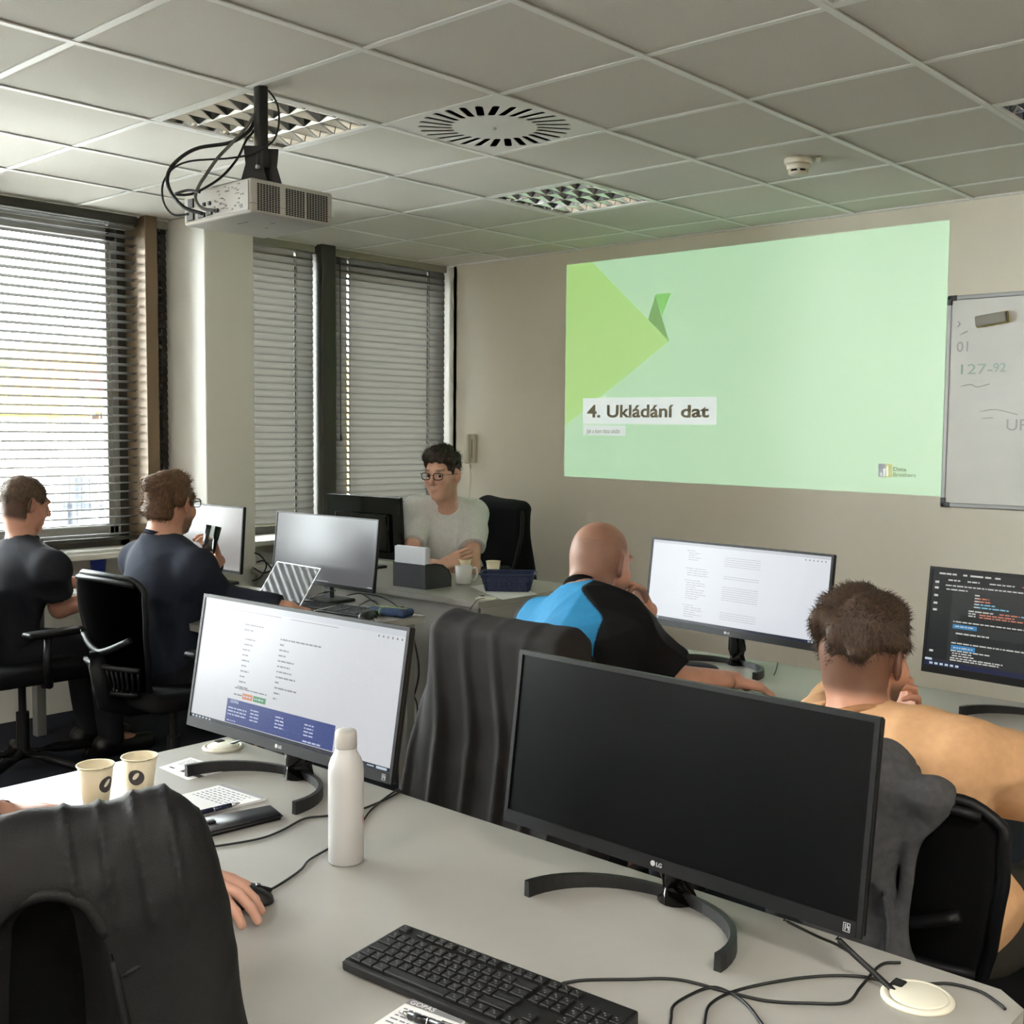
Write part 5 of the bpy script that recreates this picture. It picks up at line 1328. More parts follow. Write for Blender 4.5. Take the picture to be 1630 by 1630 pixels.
def head_prims(HF, thin=1.0, ears=True):
    c, M, s = HF
    W_ = lambda x, y, z: c+M @ (np.array([x*thin, y, z])*s)
    e = lambda x, y, z, r, **k: ELL(W_(x, y, z), np.array(r)*s*np.array([thin, 1, 1]), M, **k)
    o = [e(0, -.018, .036, (.075, .096, .084), k=.02), e(0, -.03, -.005, (.066, .075, .07), k=.03), e(0, .028, -.028, (.060, .064, .085), k=.03),
         e(0, .035, -.075, (.046, .042, .034), k=.025), ELL(W_(0, .070, -.098), np.array((.02, .017, .016))*s, M, k=.02),
         CAP(W_(-.034, .078, .030), W_(.034, .078, .030), .0125*s, k=.014), e(-.04, .058, -.028, (.022, .022, .024), k=.02), e(.04, .058, -.028, (.022, .022, .024), k=.02)]
    for sx in (-1, 1): o.append(ELL(W_(sx*.031, .098, .010), np.array((.017, .014, .011))*s, M, k=.012, op='s'))
    o += [CAP(W_(0, .086, .018), W_(0, .106, -.024), .0075*s, .0115*s, k=.008), ELL(W_(-.011, .094, -.030), np.array((.008, .010, .007))*s, M, k=.006), ELL(W_(.011, .094, -.030), np.array((.008, .010, .007))*s, M, k=.006),
          CAP(W_(0, .085, -.060), W_(.022, .078, -.054), .0056*s, .0035*s, k=.005), CAP(W_(0, .085, -.060), W_(-.022, .078, -.054), .0056*s, .0035*s, k=.005), CAP(W_(-.013, .083, -.068), W_(.013, .083, -.068), .0062*s, k=.006)]
    if ears:
        for sx in (-1, 1):
            a = nrm(M @ np.array([sx*.35, -.25, 0.0])); 
            Me = np.stack([nrm(M @ np.array([sx*.85, .45, 0])), nrm(M @ np.array([-sx*.45, .85, .0])), M[:, 2]], 1)
            o += [ELL(W_(sx*.081, -.008, .000), np.array((.0095, .021, .036))*s, Me, k=.008), ELL(W_(sx*.088, -.002, .004), np.array((.007, .012, .021))*s, Me, k=.005, op='s')]
    return o
def scalp_col(pts, HF):
    c, M, s = HF; return ((pts-c) @ M)/s
SKIN = mat('skin', (200, 160, 140), rough=0.5, attr='Col', var=0.06, vscale=35, bump=0.05, bscale=400, spec=0.35)
def fabric(name, rgb, var=0.05, bump=0.25, rough=0.9, attr=None): return mat(name, rgb, rough=rough, var=var, vscale=60, bump=bump, bscale=1400, spec=0.2, attr=attr, sheen=0.0)
def blend(a, b, m): return a*(1-m[:, None])+b*m[:, None]
def sstep(x, a, b): t = np.clip((x-a)/(b-a), 0, 1); return t*t*(3-2*t)

def person(label, J, S, group='people in the training room'):
    """J joints in world metres; S style. one continuous skin mesh (finer around head and hands), clothes and hair as parts"""
    root = thing('person', label, 'person', (J['pelvis'][0], J['pelvis'][1], 0), 0, group)
    HF = head_frame(J['head'], J['face'], S.get('hs', 1.0), S.get('roll', 0.0)); c, M, s = HF
    neck, chest, pelvis = J['neck'], J['chest'], J['pelvis']
    Ls, Rs = J['Ls'], J['Rs']
    ax = nrm(Rs-Ls); up = nrm(neck-pelvis); fr = nrm(np.cross(up, ax)); ax2 = np.cross(fr, up)
    T = np.stack([ax2, fr, up], 1); bulk = S.get('bulk', 1.0)
    waist = pelvis*.62+chest*.38
    skull_b = c+M @ (np.array([0, -.035, -.055])*s)
    torso = lambda e: [ELL(pelvis, np.array((.170, .125, .12))*bulk+e, T, k=.05), ELL(waist, np.array((.150, .112, .15))*bulk+e, T, k=.06), ELL(chest, np.array((.168, .118, .17))*bulk+e, T, k=.06),
                       CAP(Ls, Rs, .062*bulk+e, k=.06), CAP(neck-up*.02, Ls, .050+e, .052+e, k=.04), CAP(neck-up*.02, Rs, .050+e, .052+e, k=.04)]
    arms = lambda e: [q for A in 'LR' for q in (CAP(J[A+'s'], J[A+'e'], .054*bulk+e, .043*bulk**.5+e, k=.02), CAP(J[A+'e'], J[A+'w'], .043*bulk**.5+e, .0285+e, k=.02))]
    legs = lambda e: [q for A in 'LR' for q in (CAP(J[A+'h'], J[A+'k'], .088*bulk+e, .062+e, k=.03), CAP(J[A+'k'], J[A+'a'], .060+e, .042+e, k=.02))]
    nk = [CAP(skull_b, neck, .054*s*S.get('neck', 1.0), .060*S.get('neck', 1.0), k=.03)]
    hp = head_prims(HF, S.get('thin', 1.0))
    hands = {A: hand_prims(J[A+'w'], J[A+'d'], J[A+'u'], J[A+'t'], **S.get(A+'hand', {})) for A in 'LR'}
    feet = [CAP(J[A+'a'], np.array([*J[A+'a'][:2], .05])+np.array([*J.get('footdir', (0, 1)), 0])*.13, .032, .026, k=.02) for A in 'LR']
    allp = hp+nk+torso(0)+arms(0)+legs(0)+feet+hands['L']+hands['R']
    # fine regions
    regs = []
    hb = bounds(hp, .012); regs.append((hb[0], hb[1], S.get('hres', .0048)))
    for A in 'LR':
        if S.get('fine_'+A, True): b_ = bounds(hands[A], .010); regs.append((b_[0], b_[1], S.get('handres', .0036)))
    lo, hi = bounds(allp)
    g = Grid(lo, hi, .0105).add(allp); X, Y, Z = g.xyz()
    for (a, b, _) in regs:
        d = np.minimum(np.minimum(np.minimum(X-a[0], b[0]-X), np.minimum(Y-a[1], b[1]-Y)), np.minimum(Z-a[2], b[2]-Z))
        g.V = (g.V+np.clip(d/.02, 0, 1)*.010).astype(np.float32)
    vs_, fs_ = [], []; v, f = g.mesh(); vs_.append(v); fs_.append(f); n = len(v)
    for (a, b, h) in regs:
        v, f = Grid(a, b, h).add(allp).mesh(); vs_.append(v); fs_.append(f+n); n += len(v)
    V = np.concatenate(vs_); F = np.concatenate(fs_)
    base = np.array(lin(S.get('skin', (206, 164, 142)))); col = np.tile(base, (len(V), 1))
    q = scalp_col(V, HF); inh = (np.abs(q) < .16).all(1)
    red = np.array(lin((186, 116, 100))); m_ = np.zeros(len(V))
    lips = inh*np.exp(-((q[:, 2]+.064-11*q[:, 0]**2)/.0065)**2)*np.exp(-(q[:, 0]/.02)**4)*(q[:, 1] > .07); col = blend(col, red, .5*lips)
    cheek = inh*np.exp(-(((np.abs(q[:, 0])-.042)/.02)**2+((q[:, 2]+.025)/.022)**2))*(q[:, 1] > .03); col = blend(col, red, .25*cheek)
    ear = inh*(np.abs(q[:, 0]) > .074)*(np.abs(q[:, 1]) < .035)*(np.abs(q[:, 2]) < .04); col = blend(col, red, .35*ear)
    nose = inh*np.exp(-(((q[:, 1]-.108)/.02)**2+((q[:, 2]+.022)/.015)**2)); col = blend(col, red, .25*nose)
    hair = np.array(lin(S.get('hair', (60, 44, 34))))
    brow = inh*np.exp(-((q[:, 2]-.034-.1*np.abs(np.abs(q[:, 0])-.03))/.0045)**2)*np.exp(-((np.abs(q[:, 0])-.033)/.017)**4)*(q[:, 1] > .055); col = blend(col, hair*.7, .9*brow)
    if S.get('beard', 0) > 0:
        bm = inh*sstep(-q[:, 2], .035+0, .062)*sstep(q[:, 1], -.012, .012)*(1-.9*lips)*sstep(-q[:, 2]+.0, .0, .02)*(1-sstep(-q[:, 2], .125, .15)); col = blend(col, hair, S['beard']*bm)
    if S.get('stubble', 0) > 0:      # cropped hair left on a shaved scalp
        hl = np.where(q[:, 1] > .03, .075, np.where(q[:, 1] > -.012, .025, -.085))
        sm = inh*sstep(q[:, 2], hl, hl+.03)*(1-S.get('crown', 0)*np.exp(-((q[:, 0]/.05)**2+((q[:, 1])/.075)**2))*(q[:, 2] > .06)); col = blend(col, hair*.62, S['stubble']*sm)
    body = mesh_obj('body', np_mesh('body', V, F, col), SKIN, root)
    Wl = lambda x, y, z: c+M @ (np.array([x, y, z])*s)
    if S.get('eyes', False):
        for sx in (-1, 1):
            b_ = NB(); bmesh.ops.create_uvsphere(b_, u_segments=16, v_segments=10, radius=.0100*s); bmesh.ops.translate(b_, verts=b_.verts, vec=Wl(sx*.031, .0770, .009))
            ey = obj('eye', b_, mat('eye_white', (168, 156, 148), rough=.3), root, True)
            b_ = NB(); bmesh.ops.create_uvsphere(b_, u_segments=14, v_segments=8, radius=.0070*s); bmesh.ops.translate(b_, verts=b_.verts, vec=Wl(sx*.031+S.get('gaze', 0), .0815, .008))
            obj('iris', b_, mat('iris_dark', (46, 36, 30), rough=.2), ey, True)
    # ---- clothes
    sf = ridged(S.get('seed', 3), (13, 22), (S.get('fold', .0022)*1.6, S.get('fold', .0022)))
    sleeve = S.get('sleeve', .55)
    sp = torso(.011)
    for A in 'LR':
        a, b, w_ = J[A+'s'], J[A+'e'], J[A+'w']
        if sleeve <= 1:
            n = nrm(b-a); e = a+(b-a)*sleeve; sp.append(CAP(a, a+(b-a)*(sleeve+.12), .060*bulk+S.get('loose', .012), .056*bulk**.5+S.get('loose', .012)+S.get('flare', 0), k=S.get('sk', .03), planes=[(e, n)]))
        else:
            n = nrm(w_-b); e = b+(w_-b)*(sleeve-1)
            sp += [CAP(a, b, .060*bulk+.012, .052*bulk**.5+.010, k=.03), CAP(b, b+(w_-b)*(sleeve-1+.1), .052*bulk**.5+.010, .042, k=.025, planes=[(e, n)])]
    nd = nrm(skull_b-neck); cax = nrm(ax-nd*(ax @ nd)); cfr = np.cross(nd, cax); cr = .0605*S.get('neck', 1.0)
    post = [CAP(neck+nd*.012, skull_b+nd*.05, cr, cr*1.25, k=.006, op='s'), ELL(neck+cfr*.034+nd*.014, (.062, .056, .034), np.stack([cax, cfr, nd], 1), k=.010, op='s')]
    hem = pelvis-up*S.get('hem', .10)
    shirt_cols = S.get('shirt_cols')
    sculpt('shirt', sp, S.get('sres', .0075), S['shirt'], root, disp=sf, clips=[(hem, -up)], post=post, colors=(lambda v: shirt_cols(v, J, T, up, fr, ax)) if shirt_cols else None)
    # collar band
    if S.get('collar', True):
        ch_, base_r = S.get('collar_h', .012), cr+.003
        def colr(u, v):
            a = 2*math.pi*u; sn = math.sin(a); drop = .020*max(0, sn)-.006*max(0, -sn)
            rr = base_r*(1.0+.05*(1-v))
            return tuple(neck+cax*math.cos(a)*rr*1.03+cfr*sn*(rr+.012*max(0, sn))+nd*(.014-drop+v*ch_))
        b_ = grid_mesh(NB(), colr, 36, 4, True); bmesh.ops.solidify(b_, geom=b_.faces[:], thickness=.005)
        obj('collar', b_, S.get('collar_m', S['shirt']), root, True)
    tp = [ELL(pelvis-up*.02, np.array((.172, .13, .11))*bulk+.010, T, k=.05)]+legs(.012)
    sculpt('trousers', tp, .010, S['trousers'], root, disp=sines(5, (20, 35), (.002, .0015)), clips=[(pelvis+np.array([0, 0, .07]), np.array([0, 0, 1.0]))])
    for A in 'LR':
        fd = np.array([*J.get('footdir', (0, 1)), 0.0]); an = J[A+'a']; z0 = 0.0
        heel = np.array([an[0], an[1], .045])-fd*.04; toe = heel+fd*.22; toe[2] = .038
        sculpt('shoe', [CAP(heel, toe, .042, .040, k=.02), CAP(heel+np.array([0, 0, .02]), an*np.array([1, 1, 0])+np.array([0, 0, .09]), .042, .045, k=.03)], .008, S.get('shoes', MATS['black_leather']), root, clips=[(np.array([0, 0, .004]), np.array([0, 0, -1.0]))])
    # ---- hair
    if S.get('hairfn'): S['hairfn'](root, HF, S)
    if S.get('glasses'): glasses(root, HF, S['glasses'])
    settle(root)
    return root, HF
def glasses(root, HF, m_):
    c, M, s = HF; Wl = lambda x, y, z: c+M @ (np.array([x, y, z])*s)
    g = NB()
    for sx in (-1, 1):
        pts = [Wl(sx*.033+.024*math.copysign(abs(math.cos(a))**.7, math.cos(a)), .103-.006*abs(math.cos(a))*(sx*math.cos(a) > 0), .008+.0165*math.copysign(abs(math.sin(a))**.7, math.sin(a))) for a in np.linspace(0, 2*math.pi, 25)[:-1]]
        tube(g, pts, .0023*s, 6, closed=True)
        tube(g, [Wl(sx*.057, .097, .016), Wl(sx*.078, .075, .016), Wl(sx*.083, .0, .012), Wl(sx*.080, -.022, -.004)], .0018*s, 6)
    tube(g, [Wl(-.009, .104, .014), Wl(0, .107, .016), Wl(.009, .104, .014)], .0016*s, 6)
    obj('glasses', g, m_, root, True)
def hair_cap(root, HF, S, prims_l, cuts, disp_amp=.003, freq=(60, 110), strands=1500, slen=.02, lift=.5, flow=None, res=.0045, width=.0011, seed=2, zmin=None):
    """prims in head space -> volume; cuts = half spaces in head space (point, normal kept inside <0); plus short strands"""
    c, M, s = HF; Wl = lambda p: c+M @ (np.array(p)*s)
    pr = [ELL(Wl(p[0]), np.array(p[1])*s, M, k=.015) for p in prims_l]
    sub = [ELL(Wl(p[0]), np.array(p[1])*s, M if len(p) < 3 else M, k=.008, op='s') for p in cuts if len(p[0]) == 3 and isinstance(p[1], tuple)]
    sf = sines(seed, freq, (disp_amp, disp_amp*.6))
    mh = mat('hair_%d_%d_%d' % tuple(S['hair']), S['hair'], rough=.55, var=.35, vscale=120, bump=.6, bscale=350, stretch=(1, 1, .35), spec=.3)
    o = sculpt('hair', pr, res, mh, root, disp=sf, post=sub)
    me = o.data; nv = len(me.vertices)
    if nv == 0 or strands == 0: return o
    co = np.zeros(nv*3, np.float32); me.vertices.foreach_get('co', co); co = co.reshape(-1, 3).astype(float)
    no = np.zeros(nv*3, np.float32); me.vertex_normals.foreach_get('vector', no); no = no.reshape(-1, 3).astype(float)
    q = ((co-c) @ M)/s
    r = np.random.default_rng(seed+50)
    ok = np.where((np.einsum('ij,ij->i', no, co-c) > 0) & ((q[:, 2] > zmin) if zmin is not None else True))[0]
    pick = r.choice(ok, min(strands, len(ok)), replace=False)
    vv, ff = [], []
    for i in pick:
        n = no[i]; fl = flow(q[i]) if flow else np.array([0, 0, -1.0]); fl = M @ fl
        ln = slen*r.uniform(.5, 1.25)*s; d = nrm(n*lift+fl+r.normal(size=3)*.25)
        p0 = co[i]-n*.003; side = nrm(np.cross(d, n)+1e-6); up_ = np.cross(side, d)
        k0 = len(vv); pts = [p0, p0+d*ln*.5, p0+d*ln*.85+fl*ln*.12, p0+d*ln+fl*ln*.3]
        for j, pp in enumerate(pts[:3]):
            w_ = width*(1-.3*j)
            for a in (0, 2.094, 4.188): vv.append(pp+side*math.cos(a)*w_+up_*math.sin(a)*w_)
        vv.append(pts[3])
        for j in (0, 1):
            for a in range(3): ff.append((k0+j*3+a, k0+j*3+(a+1) % 3, k0+j*3+3+(a+1) % 3, k0+j*3+3+a))
        for a in range(3): ff.append((k0+6+a, k0+6+(a+1) % 3, k0+9))
    so = raw('hair_strands', vv, ff, mh, root, True); so['kind'] = 'stuff'
    return o
# ================================================================== people
A3 = lambda *v: np.array(v, float)
tr_dark = fabric('trousers_dark', (34, 35, 40)); tr_olive = fabric('trousers_olive', (58, 56, 50)); tr_blue = fabric('trousers_jeans', (40, 48, 66))
black_specs = mat('spectacle_black', (18, 18, 20), rough=.3)
def seat_legs(J, d=(0, 1), knee=.42, foot=.45, sp=.11, zk=.50):
    p = J['pelvis']; d = np.array([*d, 0.0]); s = np.array([d[1], -d[0], 0])
    for A, g in (('L', -1), ('R', 1)):
        J[A+'h'] = p+s*g*.09+d*.02-A3(0, 0, .03); J[A+'k'] = J[A+'h']*A3(1, 1, 0)+d*knee+s*g*(sp-.09)+A3(0, 0, zk); J[A+'a'] = J[A+'k']*A3(1, 1, 0)+d*(foot-knee)+A3(0, 0, .09)
    J['footdir'] = (d[0], d[1])
    return J
faceL = ((0, .108, -.018), (.090, .072, .098)); napeC = ((0, -.075, -.135), (.12, .11, .075))
def earcuts(z=-.02, r=.045): return [((sx*.098, .004, z), (.030, r, .060)) for sx in (-1, 1)]

# -- man in the white shirt behind the teacher desk
def hair_curly(root, HF, S):
    r = np.random.default_rng(5); pr = [((0, -.026, .045), (.083, .096, .084)), ((0, .03, .105), (.066, .062, .036)), ((-.025, .058, .098), (.04, .034, .030)), ((.03, .05, .100), (.036, .036, .030))]
    for k in range(46):
        a, b = r.uniform(0, 6.28), r.uniform(.15, 1.3)
        d = A3(math.cos(a)*math.sin(b), math.sin(a)*math.sin(b), math.cos(b)); q = A3(0, -.012, .045)+d*A3(.082, .096, .088)
        if q[1] > .05 and q[2] < .085: continue
        pr.append((tuple(q), (r.uniform(.013, .021),)*3))
    hair_cap(root, HF, S, pr, [((0, .128, -.01), (.078, .062, .088)), napeC]+earcuts(-.035), .003, (120, 190), 1400, .016, .9, lambda q: A3(math.sin(q[0]*150), math.cos(q[1]*170), .3), res=.004)
J = dict(head=P(703, 757, 6.22), face=A3(.30, -.93, -.09), neck=P(712, 801, 6.38), chest=P(712, 858, 6.46), pelvis=A3(-1.36, 3.02, .56), Ls=P(753, 818, 6.44), Rs=P(665, 812, 6.40),
         Le=P(752, 903, 6.20), Lw=P(693, 912, 6.17), Re=P(652, 896, 6.18), Rw=P(704, 900, 6.05))
J.update(Ld=P(655, 915, 6.25)-J['Lw'], Lu=A3(0, 0, 1), Lt=A3(.2, -1, .3), Rd=P(748, 880, 6.08)-J['Rw'], Ru=-CF*1.0+A3(0, 0, .3), Rt=A3(0, 0, 1))
seat_legs(J, (.05, -1), .40, .42)
whiteT = fabric('white_tshirt', (218, 220, 218), bump=.15)
ins, HFi = person('man with curly dark hair and glasses in white T-shirt with folded arms', J,
    dict(hs=1.13, skin=(214, 170, 148), collar=False, hair=(50, 40, 34), shirt=whiteT, trousers=tr_dark, sleeve=.62, loose=.018, eyes=True, gaze=-.003, glasses=black_specs, hairfn=hair_curly, fold=.003, seed=4, Rhand=dict(curl=(12, 18, 12), s=1.05, thumb_out=.12), Lhand=dict(curl=(10, 15, 10))))

# -- bearded man with glasses drinking
def hair_thick(root, HF, S):
    pr = [((0, -.024, .043), (.087, .107, .093)), ((0, -.075, .0), (.072, .052, .065)), ((0, -.105, .05), (.045, .028, .045))]
    hair_cap(root, HF, S, pr, [faceL, ((0, -.07, -.148), (.12, .12, .075))]+earcuts(-.04, .034), .0045, (55, 95), 3000, .018, .12, lambda q: A3(.1, -.8, -.35) if q[1] < .02 else A3(.3, .3, .3), seed=9)
J = dict(head=P(274, 803, 4.66), face=A3(-.30, .95, -.06), neck=P(255, 862, 4.62), chest=P(262, 925, 4.62), pelvis=A3(-.84, .74, .56), Ls=P(224, 893, 4.80), Rs=P(312, 908, 4.50),
         Re=P(350, 955, 4.62), Rw=gz(462, 968, .79), Le=A3(-1.12, 1.10, .86), Lw=P(348, 893, 4.97))
J.update(Rd=gz(505, 972, .76)-J['Rw'], Ru=A3(0, 0, 1), Rt=A3(-.8, .3, 0), Ld=A3(-.05, -.25, 1)+CR*.0, Lu=A3(.25, .95, .1), Lt=A3(-.9, .3, .2))
seat_legs(J, (0, 1))
navy_sh = fabric('navy_shirt', (38, 42, 54), bump=.2)
m2, HF2 = person('bearded man with glasses and navy shirt drinking from a glass', J,
    dict(hs=1.07, skin=(196, 146, 122), hair=(96, 70, 50), beard=.75, shirt=navy_sh, trousers=tr_dark, sleeve=1.85, glasses=black_specs, hairfn=hair_thick, bulk=1.12, fold=.0024, seed=8, collar_h=.02, neck=1.1,
         Lhand=dict(curl=(35, 45, 30), s=1.0)))
# glass of dark drink
gp = P(331, 880, 4.88)
t = thing('drinking_glass', 'glass tumbler of dark drink held to the mouth', 'glass', tuple(gp), 0)
t.rotation_euler = (R(-14), R(0), 0)
gm = glassM
obj('glass_wall', lathe(NB(), [(.026, 0), (.028, .002), (.036, .118), (.0342, .118), (.0265, .008), (.001, .008)], 28, cap1=False), gm, t, True)
obj('drink', lathe(NB(), [(.0255, .009), (.0298, .058)], 28), mat('dark_cola', (20, 9, 6), rough=.1), t, True)

# -- young man at the window
def hair_short(root, HF, S):
    pr = [((0, -.021, .040), (.0805, .1015, .0885))]
    hair_cap(root, HF, S, pr, [faceL, ((0, -.07, -.15), (.12, .12, .075))]+earcuts(-.035, .034), .0012, (90, 150), 2200, .012, .8, lambda q: A3(0, .4, -.2), seed=12, width=.0009)
J = dict(head=P(42, 804, 5.0), face=A3(.06, .97, -.22), neck=P(35, 862, 4.98), chest=P(30, 925, 4.95), pelvis=A3(-1.66, .44, .56), Ls=P(-12, 895, 5.15), Rs=P(80, 905, 4.86),
         Re=P(95, 968, 4.98), Rw=A3(-1.42, .98, .785), Le=A3(-1.98, .62, .80), Lw=A3(-1.78, .90, .785))
J.update(Rd=A3(-.2, 1, -.1), Ru=A3(0, 0, 1), Rt=A3(-1, 0, 0), Ld=A3(.2, 1, -.1), Lu=A3(0, 0, 1), Lt=A3(1, 0, 0))
seat_legs(J, (0, 1))
darkT = fabric('dark_tshirt', (36, 37, 42), bump=.2)
m1, HF1 = person('young man with short cropped hair and dark T-shirt at the window', J, dict(hs=1.0, skin=(190, 140, 118), hair=(84, 66, 50), stubble=.9, shirt=darkT, trousers=tr_dark, sleeve=.6, hairfn=hair_short, fold=.003, thin=.96, seed=14))

# -- bald man in blue and black
def blue_cols(v, J, T, up, fr, ax):
    q = (v-J['neck']) @ T                      # x across, y front, z up along the trunk
    blue = np.array(lin((40, 122, 166))); blk = np.array(lin((15, 15, 17)))
    edge = .062+.125*sstep(-q[:, 2], -.06, .03)
    back = sstep(-q[:, 1], -.035, -.03)
    m_ = (1-sstep(np.abs(q[:, 0]), edge, edge+.003))*back
    m_ *= 1-sstep(-q[:, 2], .52, .523)
    return blend(np.tile(blk, (len(v), 1)), blue, m_)
J = dict(head=P(958, 897, 3.40), face=A3(.06, .95, -.22), neck=P(925, 962, 3.30), chest=P(938, 1030, 3.24), pelvis=A3(1.18, .80, .57), Ls=P(866, 1000, 3.42), Rs=P(996, 1014, 3.18),
         Re=P(1072, 1082, 3.22), Rw=gz(1168, 1083, .79), Le=A3(.96, 1.20, .80), Lw=P(1032, 972, 3.50))
J.update(Rd=gz(1215, 1092, .77)-J['Rw'], Ru=A3(0, 0, 1), Rt=A3(-.7, .5, 0), Ld=P(1008, 918, 3.47)-J['Lw'], Lu=A3(.35, .9, 0), Lt=A3(-.9, .2, .2))
seat_legs(J, (0, 1))
bshirt = fabric('blue_black_jersey', (20, 20, 22), bump=.12, rough=.75, attr='Col')
bm_, HF3 = person('bald man in blue and black jersey with hand at his chin', J,
    dict(hs=1.02, skin=(200, 150, 126), hair=(92, 76, 66), beard=.7, stubble=.6, crown=.9, shirt=bshirt, shirt_cols=blue_cols, collar_m=fabric('jersey_collar', (16, 16, 18)), trousers=tr_dark, sleeve=.78, loose=.016, flare=.012, bulk=1.03,
         fold=.004, seed=21, collar_h=.034, neck=1.12, hres=.0042, sres=.0042, Lhand=dict(curl=(40, 60, 40)), Rhand=dict(curl=(25, 40, 30))))

# -- man in the peach shirt
def hair_fade(root, HF, S):
    pr = [((0, -.021, .046), (.0825, .103, .089)), ((.0, .0, .100), (.062, .075, .042)), ((-.04, -.04, .095), (.045, .05, .040)), ((-.035, -.085, .06), (.04, .035, .04))]
    hair_cap(root, HF, S, pr, [faceL, ((0, -.06, -.138), (.13, .13, .090))]+earcuts(-.035, .036), .0045, (70, 120), 5200, .012, .10,
             lambda q: A3(-.5*(q[0] < .01)+.5*(q[0] >= .01), -.3 if q[1] < -.02 else .5, .35 if q[2] > .08 else -.7), res=.0038, seed=31, width=.0008, zmin=-.02)
J = dict(head=P(1378, 1046, 2.38), face=A3(.16, .97, -.12), neck=P(1372, 1152, 2.33), chest=P(1440, 1292, 2.27), pelvis=A3(2.40, .56, .56), Ls=P(1292, 1182, 2.44), Rs=P(1525, 1208, 2.20),
         Re=P(1712, 1258, 2.30), Rw=A3(2.66, 1.20, .785), Le=A3(1.97, 1.12, .79), Lw=P(1430, 1160, 2.60))
J.update(Rd=A3(-.25, 1, -.1), Ru=A3(0, 0, 1), Rt=A3(-1, 0, 0), Ld=P(1452, 1118, 2.57)-J['Lw'], Lu=A3(.5, .8, 0), Lt=A3(-.9, .3, .2))
seat_legs(J, (0, 1))
peach = fabric('peach_tshirt', (206, 162, 120), bump=.12)
pm_, HF4 = person('man with faded brown hair and peach T-shirt facing the code monitor', J,
    dict(hs=1.03, skin=(196, 142, 116), hair=(70, 54, 42), beard=.85, stubble=.75, shirt=peach, trousers=tr_olive, sleeve=.86, loose=.016, flare=.020, bulk=.95, sk=.012, fold=.0035, seed=33, hairfn=hair_fade, hres=.0036, sres=.006, neck=1.05,
         hem=.16, Lhand=dict(curl=(35, 50, 35))))

# -- person at the near left: only the hands reach into view
J = dict(head=A3(1.22, -1.00, 1.24), face=A3(.35, .9, -.25), neck=A3(1.18, -1.07, 1.08), chest=A3(1.17, -1.10, .90), pelvis=A3(1.12, -1.20, .56), Ls=A3(1.00, -1.00, 1.01), Rs=A3(1.37, -1.12, 1.01),
         Re=A3(1.50, -.93, .83), Rw=gz(262, 1384, .815), Le=A3(.93, -.94, .80), Lw=gz(2, 1297, .772))
rd = gz(398, 1424, .80)-J['Rw']
J.update(Rd=rd, Ru=A3(0, 0, 1), Rt=A3(-.2, 1, 0), Ld=gz(88, 1286, .765)-J['Lw'], Lu=A3(0, 0, 1), Lt=A3(.5, -.8, 0))
seat_legs(J, (-.12, .99))
fg, HF6 = person('seated person in black whose hands reach the mouse and desk at left', J,
    dict(hs=1.0, skin=(198, 152, 132), hair=(60, 48, 40), stubble=.9, shirt=fabric('black_sweater', (20, 20, 22)), trousers=tr_blue, sleeve=1.9, handres=.003, Rhand=dict(curl=(14, 22, 16), spread=.10), Lhand=dict(curl=(12, 18, 12)), hres=.007))

# ================================================================== chairs and what hangs on them
chair('black office chair of the man in the white T-shirt', -1.33, 2.99, R(170), dz=.12)
c_m2 = chair('black mesh-back chair of the bearded man', -0.74, .745, R(3))
chair('black mesh-back chair at the left edge under the young man', -1.55, .50, R(2))
c_bl = chair('black chair of the bald man hidden by the dark jacket', 1.215, .90, R(4))
c_pe = chair('black chair of the man in peach with the grey hoodie', 2.43, .63, R(-8), dz=-.09)
c_fg = chair('black chair in the left foreground carrying the black jacket', 1.678, -.980, R(62), dz=.05)
chair('black chair of the person at the near left corner', 1.16, -1.17, R(-22))

def drape(name, label, ch, prims, h, m_, disp=None, clips=(), post=None, cat='jacket'):
    t = thing(name, label, cat, tuple(ch.location), ch.rotation_euler[2])
    return t, sculpt('cloth', prims, h, m_, t, disp=disp, clips=clips, post=post)
# black biker style jacket in the foreground: shoulders over the chair top, fronts hanging on both sides
jk_m = mat('jacket_black', (22, 21, 22), rough=.62, bump=.35, bscale=500, var=.12, vscale=30, spec=.3)
pr = [CAP((-.19, -.315, .915), (.19, -.315, .965), .036, k=.05), RBX((0, -.335, .68), (.235, .032, .25), .028, k=.05), RBX((0, -.255, .77), (.21, .025, .15), .02, k=.05),
      CAP((.20, -.32, .94), (.262, -.345, .58), .045, .052, k=.05), CAP((-.20, -.32, .885), (-.262, -.345, .58), .045, .052, k=.05), CAP((.262, -.345, .58), (.285, -.36, .32), .052, .048, k=.04), CAP((-.262, -.345, .58), (-.285, -.36, .32), .052, .048, k=.04)]
post = [CAP((.070, -.36, .840), (.09, -.36, .25), .060, .13, k=.012, op='s')]
base_n = sines(41, (14, 26), (.004, .002)); jk_r = ridged(43, (9, 17), (.007, .005), 2)
def jdisp(X, Y, Z):
    v = base_n(X, Y, Z)+jk_r(X, Y, Z)
    # quilted ribs over the right shoulder
    reg = np.clip((X-.07)/.02, 0, 1)*np.clip((.25-X)/.02, 0, 1)*np.clip((Z-.85)/.015, 0, 1)
    v = v-reg*.0055*np.maximum(0, np.sin((X*.95+Z*.15)*170))**3
    return v
t, o = drape('leather_jacket', 'black jacket with ribbed shoulder hung over the foreground chair', c_fg, pr, .0055, jk_m, jdisp, post=post)
t.location.z += .08
edge = [(.138, -.368, .83), (.150, -.372, .76), (.164, -.374, .68), (.178, -.375, .58), (.19, -.376, .48), (.20, -.376, .38)]
obj('front_edge', tube(NB(), catmull(edge, 5), .005, 6), jk_m, t, True)
